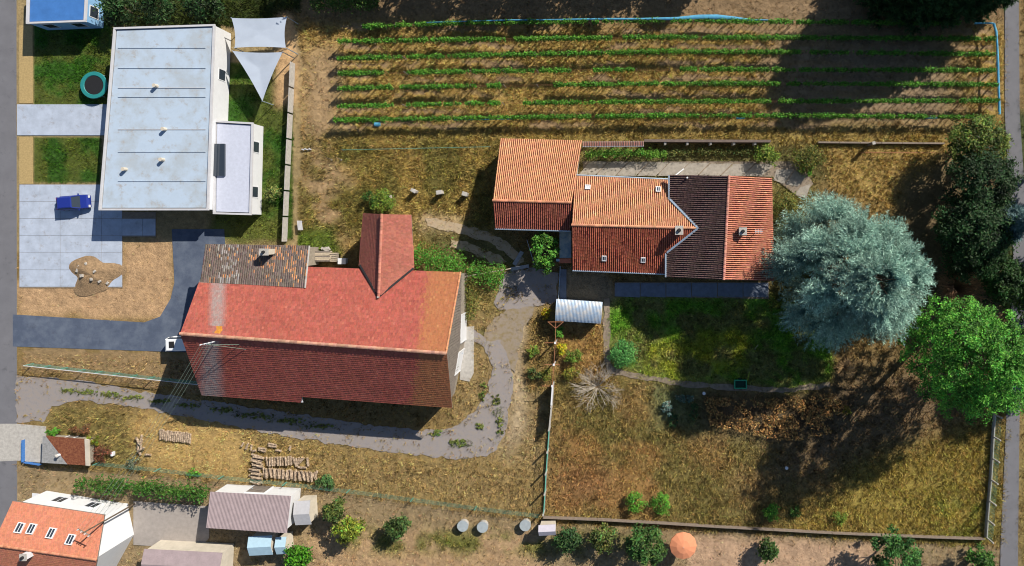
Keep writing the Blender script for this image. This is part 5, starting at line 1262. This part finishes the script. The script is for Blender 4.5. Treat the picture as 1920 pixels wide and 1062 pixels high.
# ------------------------------------------------------------------ neighbours
def flat_block(label, name, px_pts, z, m_roof, m_wall, par=.25, cat='house', nwin=2):
    pts = [P(x, y, z) for x, y in px_pts]; c = sum(pts, Vector())/len(pts); t = thing(name, label, cat, (c.x, c.y, 0)); xy = [(p.x, p.y) for p in pts]
    MB().walls(xy, 0, [z-.1]*len(xy)).build('wall', m_wall, t); MB().slab([Vector((x, y, z-.02)) for x, y in inset(xy, .2)], .18).build('roof', m_roof, t)
    n = len(xy)
    for i in range(n):
        a, b = Vector(xy[i]), Vector(xy[(i+1) % n]); d = b-a; cc = (a+b)/2; MB().box((cc.x, cc.y, z+par/2-.1), (d.length-.22 if i % 2 else d.length+.2, .22, par), math.atan2(d.y, d.x)).build('parapet', M_membrane2, t)
        ang = xy[i]; 
        if d.length > 3:
            for k in range(nwin):
                # outer side depends on winding: walk reversed so the outside is on the right
                opening(t, b, a, (k+.5)/nwin, 1., 1.2, 1.2)
    paved([(x/S+NX, -y/S+NY) for x, y in xy]); return t
nh = flat_block('large white flat roofed house at the upper left', 'flat_house', [(188, 393), (390, 393), (402, 48), (216, 54)], 3.4, M_membrane, M_white)
q = P(294, 160, 3.5)
for x, y in ((294, 162), (236, 318), (306, 300), (310, 243)):
    p = P(x, y, 3.4); MB().cyl((p.x, p.y, 3.35), .22, .6, 10).build('vent_pipe', M_plaster, nh)
for y in (90, 128, 165, 182, 243, 285, 340): a, b = P(215, y, 3.42), P(392, y, 3.42); MB().box(((a.x+b.x)/2, (a.y+b.y)/2, 3.43), ((b-a).length-.8, .05, .04)).build('roof_seam', M_membrane2 if y in (165, 243) else M_membrane, nh)
ne = flat_block('low white flat roofed extension beside the large white house', 'flat_extension', [(402, 400), (470, 402), (474, 232), (404, 228)], 2.4, mat('lilac_membrane', (.47, .5, .6), var=.1), M_white)
p0, p1 = P(400, 270, 2.5), P(422, 330, 2.5); MB().box(((p0.x+p1.x)/2, (p0.y+p1.y)/2, 2.5), (abs(p1.x-p0.x), abs(p0.y-p1.y), .25)).build('roof_light', M_glass, ne)
flat_block('blue flat roofed garage at the top left corner', 'garage', [(52, 44), (160, 40), (165, -50), (55, -50)], 2.8, M_blue, mat('light_blue_wall', (.2, .38, .6), var=.1), cat='garage')
def sail(label, pts, z):
    P3 = [P(x, y, z+dz) for x, y, dz in pts]; c = sum(P3, Vector())/len(P3); t = thing('shade_sail', label, 'shade sail', (c.x, c.y, 0)); mb = MB()
    n = len(P3); rings = 4; V = [c-Vector((0, 0, .15))]; F = []
    m = 6
    for k in range(1, rings+1):
        for i in range(n):
            for j in range(m):
                e = P3[i].lerp(P3[(i+1) % n], j/m); s = 4*(j/m)*(1-j/m); e = e.lerp(c, .07*s); V.append(c.lerp(e, k/rings)-Vector((0, 0, .15*(1-k/rings))))
    N = n*m
    for j in range(N): F.append((0, 1+j, 1+(j+1) % N))
    for k in range(rings-1):
        for j in range(N): a = 1+k*N+j; b = 1+k*N+(j+1) % N; F.append((a, a+N, b+N, b))
    mb.add(V, F).build('canopy', M_sail, t, smooth=True)
    for p in P3: MB().tube((p.x, p.y, 0), p+Vector((0, 0, .1)), .06, .05, 6).build('mast', M_zinc, t)
sail('rectangular white shade sail in the neighbour garden', [(434, 34, .2), (538, 32, 0), (536, 90, .2), (440, 90, 0)], 2.8)
sail('triangular white shade sail below the rectangular one', [(436, 96, .2), (530, 98, 0), (492, 190, -.3)], 2.8)
tr_ = simple('trampoline', 'round trampoline with teal edge pad on the neighbour lawn', 'trampoline', 176, 160)
c = P(176, 160, .8); n = 28; V = []; F = []
for rr, z in ((1.15, .8), (1.2, .86), (1.6, .86), (1.65, .78)):
    for i in range(n): a = 2*math.pi*i/n; V.append((c.x+rr*math.cos(a), c.y+rr*math.sin(a), z))
for k in range(3):
    for i in range(n): F.append((k*n+i, k*n+(i+1) % n, (k+1)*n+(i+1) % n, (k+1)*n+i))
MB().add(V, F).build('edge_pad', M_teal, tr_); MB().cyl((c.x, c.y, .76), 1.22, .03, n).build('jumping_mat', M_black, tr_)
for i in range(6): a = math.pi/3*i; MB().tube((c.x+1.5*math.cos(a), c.y+1.5*math.sin(a), 0), (c.x+1.5*math.cos(a), c.y+1.5*math.sin(a), .8), .04, n=6).build('leg', M_zinc, tr_)
hp = simple('soil_heap', 'heap of brown soil and rubble on the corner of the forecourt', 'heap', 175, 520)
c = P(172, 515, .4); n = 40; V = []; F = []; nr_ = 12
for k in range(nr_+1):
    for i in range(n):
        a = 2*math.pi*i/n; q_ = k/nr_; w_ = 2.8*q_*(1+.2*math.sin(a*3+1)+.1*math.sin(a*5)); x, y = c.x+w_*math.cos(a)*1.15, c.y+w_*math.sin(a)*.85
        V.append((x, y, max(-.02, (.62*(1-q_)**1.1+.3*math.exp(-((q_-.4)**2)/.05)*math.sin(a*2)**2*.6)+.16*(float(fbm(np.array(x*2.1), np.array(y*2.1), 33))-.5)*(1-q_))))
for k in range(nr_):
    for i in range(n): F.append((k*n+i, (k+1)*n+i, (k+1)*n+(i+1) % n, k*n+(i+1) % n))
MB().add(V, F).build('soil', mat('brown_soil', (.27, .18, .1), var=.4, nscale=3, bump=1., bscale=8), hp, smooth=True)
for k in range(8): a = rng.uniform(0, 6.28); d = rng.uniform(.6, 2.2); MB().box((c.x+d*math.cos(a)*1.1, c.y+d*math.sin(a)*.8, max(.1, .8-.33*d)), tuple(rng.uniform(.2, .45, 3)), a).build('stone', M_stone, hp)
# neighbour hedge trees at the top left and field-edge boulders
for k, (x, y, rp_, h_) in enumerate(((225, 14, 32, 3.5), (300, 8, 34, 4), (380, 6, 30, 3.5))):
    broadleaf('%s dark round garden tree above the flat roofed house' % ('leftmost', 'middle', 'rightmost')[k], x, y, rp_, h_, (.025, .06, .015), 1500, .3, seed=500+k, name='garden_tree', group='dark garden trees at the top')
shrub('pale green round bush beside the neighbour lawn', 515, 365, 18, 1.6, (.17, .2, .05), 600, .2)
nw = thing('boundary_fence', 'white panel fence between neighbour garden and dry field', 'fence', P(545, 300, 0))
for k in range(7): a, b = P(553-k*2.2, 120+k*48, 0), P(551-k*2.2, 165+k*48, 0); d = b-a; cc = (a+b)/2; MB().box((cc.x, cc.y, .6), (d.length, .08, 1.2), math.atan2(d.y, d.x)).build('panel', M_conc, nw)
# lower left house
oh = thing('orange_roof_house', 'neighbour house with orange roof and skylights at the bottom left', 'house', P(120, 1010, 0))
o0, o1 = P(24, 940, 4.2), P(196, 966, 4.2); q0, q1 = P(-14, 1022, 6.4), P(182, 1050, 6.4); s0, s1 = P(-20, 1085, 4.2), P(170, 1110, 4.2)
flat_tiles(q0, q1, o1, o0, oh, lambda x, y, n, r: tint((.47, .175, .105), n, .1, .05, 3), seed=51); flat_tiles(q1, q0, s0, s1, oh, lambda x, y, n, r: tint((.47, .175, .105), n, .1, .05, 4), seed=52)
deck(0, 0, 0, 0, oh, M_wood, poly=[q0, q1, o1, o0]); deck(0, 0, 0, 0, oh, M_wood, poly=[q1, q0, s0, s1]); ridge_caps(q0, q1, oh, (.47, .2, .12))
hw2 = [(o0.x+.4, o0.y-.4), (q0.x+.4, q0.y), (s0.x+.4, s0.y+.4), (s1.x-.4, s1.y+.4), (q1.x-.4, q1.y), (o1.x-.4, o1.y-.4)]
MB().walls(hw2, 0, [4.1, 6.2, 4.1, 4.1, 6.2, 4.1]).build('wall', M_white, oh); paved([(x/S+NX, -y/S+NY) for x, y in hw2])
for x, y in ((38, 990), (60, 992), (97, 1000), (133, 1012)): skylight(oh, x, y, q0, q1, o1, o0, .8, 1.1)
for t in (.3, .7): opening(oh, hw2[5], hw2[0], t, 1., 1.2, 1.3)
chimney(oh, ray_plane(57, 1038, q0, q1, s0), .6, .6, .9, M_white)
mh = thing('mauve_roof_building', 'outbuilding with flat mauve-grey roof at the bottom', 'outbuilding', P(470, 960, 0))
m0, m1, m2, m3 = P(394, 922, 3.0), P(546, 930, 3.0), P(538, 1000, 3.3), P(386, 990, 3.3); n_ = 60; V = []; F = []
for i in range(n_*2+1):
    for v in (0, 1): p = (m0 if not v else m3).lerp(m1 if not v else m2, i/(n_*2)); V.append((p.x, p.y, p.z+.05*(i % 2)))
for i in range(n_*2): F.append((i*2, i*2+1, i*2+3, i*2+2))
np_mesh('roof', V, F, M_mauve, mh); mq = inset([tuple(q)[:2] for q in (m0, m1, m2, m3)], .25); MB().walls(mq, 0, [2.95, 2.95, 3.25, 3.25]).build('wall', M_white, mh)
paved([(x/S+NX, -y/S+NY) for x, y in mq]); opening(mh, mq[1], mq[0], .5, .03, 2.2, 2.1, 'door', M_wood)
def small_hut(label, x0, y0, x1, y1, z, mr, mw=M_plaster, name='garden_shed', rot=.05):
    c = P((x0+x1)/2, (y0+y1)/2, z); f = S*(H-z)/H; wx, wy = (x1-x0)*f, (y1-y0)*f; t = thing(name, label, 'shed', (c.x, c.y, 0))
    MB().box((c.x, c.y, (z-.1)/2), (wx-.3, wy-.3, z-.1), rot).build('wall', mw, t)
    ca, sa = math.cos(rot), math.sin(rot); g = lambda a, b, zz: Vector((c.x+a*ca-b*sa, c.y+a*sa+b*ca, zz))
    MB().slab([g(-wx/2, 0, z+.35), g(-wx/2, -wy/2, z-.08), g(wx/2, -wy/2, z-.08), g(wx/2, 0, z+.35)], .07).build('roof_slope', mr, t); MB().slab([g(-wx/2, 0.003, z+.35), g(wx/2, 0.003, z+.35), g(wx/2, wy/2, z-.08), g(-wx/2, wy/2, z-.08)], .07).build('roof_slope', mr, t)
    p = g(0, -wy/2+.14, .95); MB().box(tuple(p), (.8, .06, 1.8), rot).build('door', M_wood, t); paved([(x0, y0), (x1, y0), (x1, y1), (x0, y1)]); return t
small_hut('light blue roofed shed right of the mauve roof building, larger one', 466, 1006, 510, 1042, 2.2, M_lblue)
small_hut('light blue roofed shed, smaller one beside the green bush', 517, 1008, 537, 1040, 2.0, M_lblue)
small_hut('grey roofed shed with pale walls at the bottom left of centre', 268, 1034, 415, 1085, 2.8, M_mauve, M_plaster, rot=-.05)
small_hut('pale grey hut right of the mauve roof building', 552, 940, 582, 985, 2.2, mat('pale_sheet', (.4, .4, .42), var=.1))
small_hut('small whitish garden hut at the bottom centre by the fence', 1010, 985, 1042, 1005, 1.9, mat('pale_lilac', (.42, .4, .46), var=.1))
for lab, x, y in (('left one of two pale round water tubs in the lower plots', 868, 986), ('right one of two pale round water tubs in the lower plots', 905, 988), ('pale round water tub near the small whitish hut', 985, 985)):
    c = P(x, y, .6); t = thing('water_tub', lab, 'tub', (c.x, c.y, 0)); MB().cyl((c.x, c.y, 0), .6, .7, 18, .65).build('tub', M_conc, t); MB().cyl((c.x, c.y, .7), .68, .05, 18).build('lid', mat('tub_lid', (.3, .34, .36), var=.15), t)
ps = thing('parasol', 'round peach coloured parasol at the bottom behind the wall', 'parasol', P(1281, 1024, 0)); c = P(1281, 1024, 2.3)
n = 12; V = [(c.x, c.y, 2.75)]; F = []
for k, (rr, z) in enumerate(((.8, 2.6), (1.6, 2.28), (1.62, 2.15))):
    for i in range(n): a = 2*math.pi*i/n; V.append((c.x+rr*math.cos(a), c.y+rr*math.sin(a), z))
for i in range(n): F.append((0, 1+i, 1+(i+1) % n))
for k in range(2):
    for i in range(n): F.append((1+k*n+i, 1+(k+1)*n+i, 1+(k+1)*n+(i+1) % n, 1+k*n+(i+1) % n))
MB().add(V, F).build('canopy', M_orange, ps); MB().tube((c.x, c.y, 0), (c.x, c.y, 2.8), .03).build('pole', M_zinc, ps); MB().cyl((c.x, c.y, 0), .3, .1, 12).build('base', M_conc, ps)
for lab, x, y, rp_, h_, cc, sd_ in (('bright green tree beside the light blue sheds', 562, 1040, 26, 3, (.06, .2, .01), 1), ('yellow-green tree in the gardens right of the mauve roof', 652, 990, 26, 3, (.2, .26, .03), 2), ('olive tree behind the bottom fence, left of centre', 630, 958, 20, 3, (.1, .14, .03), 3),
                              ('green tree right of the yellow-green tree', 745, 985, 20, 2.6, (.07, .12, .03), 4), ('leafy green tree left of the peach parasol', 1210, 1020, 40, 4.5, (.065, .14, .03), 5), ('olive green tree at the bottom right of centre', 1130, 1010, 24, 3, (.1, .13, .03), 6),
                              ('dark green tree at the bottom centre', 1065, 1010, 24, 3, (.04, .09, .025), 7), ('big round green tree at the bottom right', 1682, 1040, 52, 5.5, (.05, .14, .03), 8), ('green bush at the bottom right corner by the lane', 1838, 1050, 26, 3, (.05, .13, .02), 9), ('small green tree behind the wall on the brown plot', 1440, 1030, 16, 2.2, (.05, .1, .02), 10)):
    broadleaf(lab, x, y, rp_, h_, cc, 1600 if rp_ < 35 else 4200, .28, seed=600+sd_, name='garden_tree', clump=.5)

# ------------------------------------------------------------------ grass
def grid_at(G, X, Y):
    i = np.clip(((Y-Y0)/ST).astype(int), 0, G.shape[0]-1); j = np.clip(((X-X0)/ST).astype(int), 0, G.shape[1]-1); return G[i, j]
r = np.random.default_rng(1234); N = 640000
X = r.uniform(-60, 1990, N); Y = r.uniform(-60, 1120, N)
dens = grid_at(GD, X, Y)*(.35+1.3*fbm(X/16, Y/16, 120, 3))
k = (r.random(N) < dens/34.)
edge = grid_at(blur(np.maximum(PAVED, SOFT), 1), X, Y); soft = grid_at(SOFT, X, Y) > .5
med = np.zeros(N, bool)
for q_ in ([(112, 726), (165, 730), (270, 743), (330, 752), (330, 764), (260, 754), (170, 741), (112, 737)], [(330, 754), (420, 764), (500, 777), (600, 794), (650, 804), (600, 806), (500, 792), (400, 776), (330, 764)], [(840, 826), (885, 824), (888, 838), (845, 842)], [(896, 760), (912, 700), (906, 660), (898, 690), (888, 760)], [(925, 770), (942, 760), (948, 800), (932, 830)]): med |= inside(q_, X, Y)
weed = ((fbm(X/17, Y/17, 130, 3) > .565) & (r.random(N) < .4)) | (med & (fbm(X/11, Y/11, 133, 3) > .4))
k &= np.where(soft & (edge > .9), weed, r.random(N) > edge*.93) & ~((~soft) & (edge > .75))
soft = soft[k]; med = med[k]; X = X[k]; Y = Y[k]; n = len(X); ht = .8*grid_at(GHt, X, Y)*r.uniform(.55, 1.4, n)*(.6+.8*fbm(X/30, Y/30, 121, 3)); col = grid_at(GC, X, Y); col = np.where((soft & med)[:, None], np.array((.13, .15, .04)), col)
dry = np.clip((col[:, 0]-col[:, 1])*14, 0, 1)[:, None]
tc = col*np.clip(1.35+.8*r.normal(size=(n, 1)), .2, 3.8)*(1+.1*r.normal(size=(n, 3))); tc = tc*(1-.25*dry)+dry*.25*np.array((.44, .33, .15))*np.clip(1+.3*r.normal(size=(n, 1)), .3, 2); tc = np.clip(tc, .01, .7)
NB = 4; az = r.uniform(0, 2*math.pi, (n, NB)); lean = r.uniform(.3, 1.3, (n, NB)); base = Pn(X, Y, 0.); base[:, 2] = np.where(soft, -.02, -.12)
b = np.repeat(base[:, None], NB, 1)+np.concatenate([r.normal(0, .07, (n, NB, 2)), np.zeros((n, NB, 1))], 2)
hh = ht[:, None]*r.uniform(.7, 1.2, (n, NB)); tipv = np.stack([np.cos(az)*lean*hh, np.sin(az)*lean*hh, hh+.1], -1)
V, F, C = blades(b.reshape(-1, 3), (b+tipv).reshape(-1, 3), np.repeat(.04+.1*ht, NB), np.repeat(tc, NB, axis=0), r)
dr = np.repeat(dry[:, 0] > .3, NB)
N2 = 34000; X = r.uniform(20, 1900, N2); Y = r.uniform(0, 1030, N2)
k = (r.random(N2) < (grid_at(GD, X, Y)*np.clip((fbm(X/24, Y/24, 140, 3)-.4)*4, 0, 1))/16) & (grid_at(GHt, X, Y) > .22) & (grid_at(blur(np.maximum(PAVED, SOFT), 1), X, Y) < .1)
X = X[k]; Y = Y[k]; n2 = len(X); NB2 = 12; col2 = grid_at(GC, X, Y); d2 = (col2[:, 0]-col2[:, 1])*14 > .3
tc2 = col2*np.where(r.random((n2, 1)) < .45, 1.75, .7)*np.clip(1+.25*r.normal(size=(n2, 1)), .4, 2); tc2 = np.clip(tc2, .01, .75)
b2 = np.repeat(Pn(X, Y, 0.)[:, None], NB2, 1)+np.concatenate([r.normal(0, .06, (n2, NB2, 2)), np.full((n2, NB2, 1), -.1)], 2); a2 = r.uniform(0, 6.283, (n2, NB2)); l2 = r.uniform(.25, 1.2, (n2, NB2)); h2_ = r.uniform(.22, .45, (n2, 1))*r.uniform(.7, 1.2, (n2, NB2))
V2, F2, C2 = blades(b2.reshape(-1, 3), (b2+np.stack([np.cos(a2)*l2*h2_, np.sin(a2)*l2*h2_, h2_], -1)).reshape(-1, 3), np.full(n2*NB2, .065), np.repeat(tc2, NB2, axis=0), r)
V = np.concatenate([V, V2]); C = np.concatenate([C, C2]); dr = np.concatenate([dr, np.repeat(d2, NB2)])
for nm_, kk, lab in (('dry_grass', dr, 'straw coloured dry grass tufts covering the plot'), ('green_grass', ~dr, 'green grass and low weeds of lawns and verges')):
    f3 = np.repeat(kk, 3); o = np_mesh(nm_, V[f3], np.arange(int(f3.sum())).reshape(-1, 3), M_grass, None, C[f3], 'stuff'); o['label'] = lab; o['category'] = 'grass'
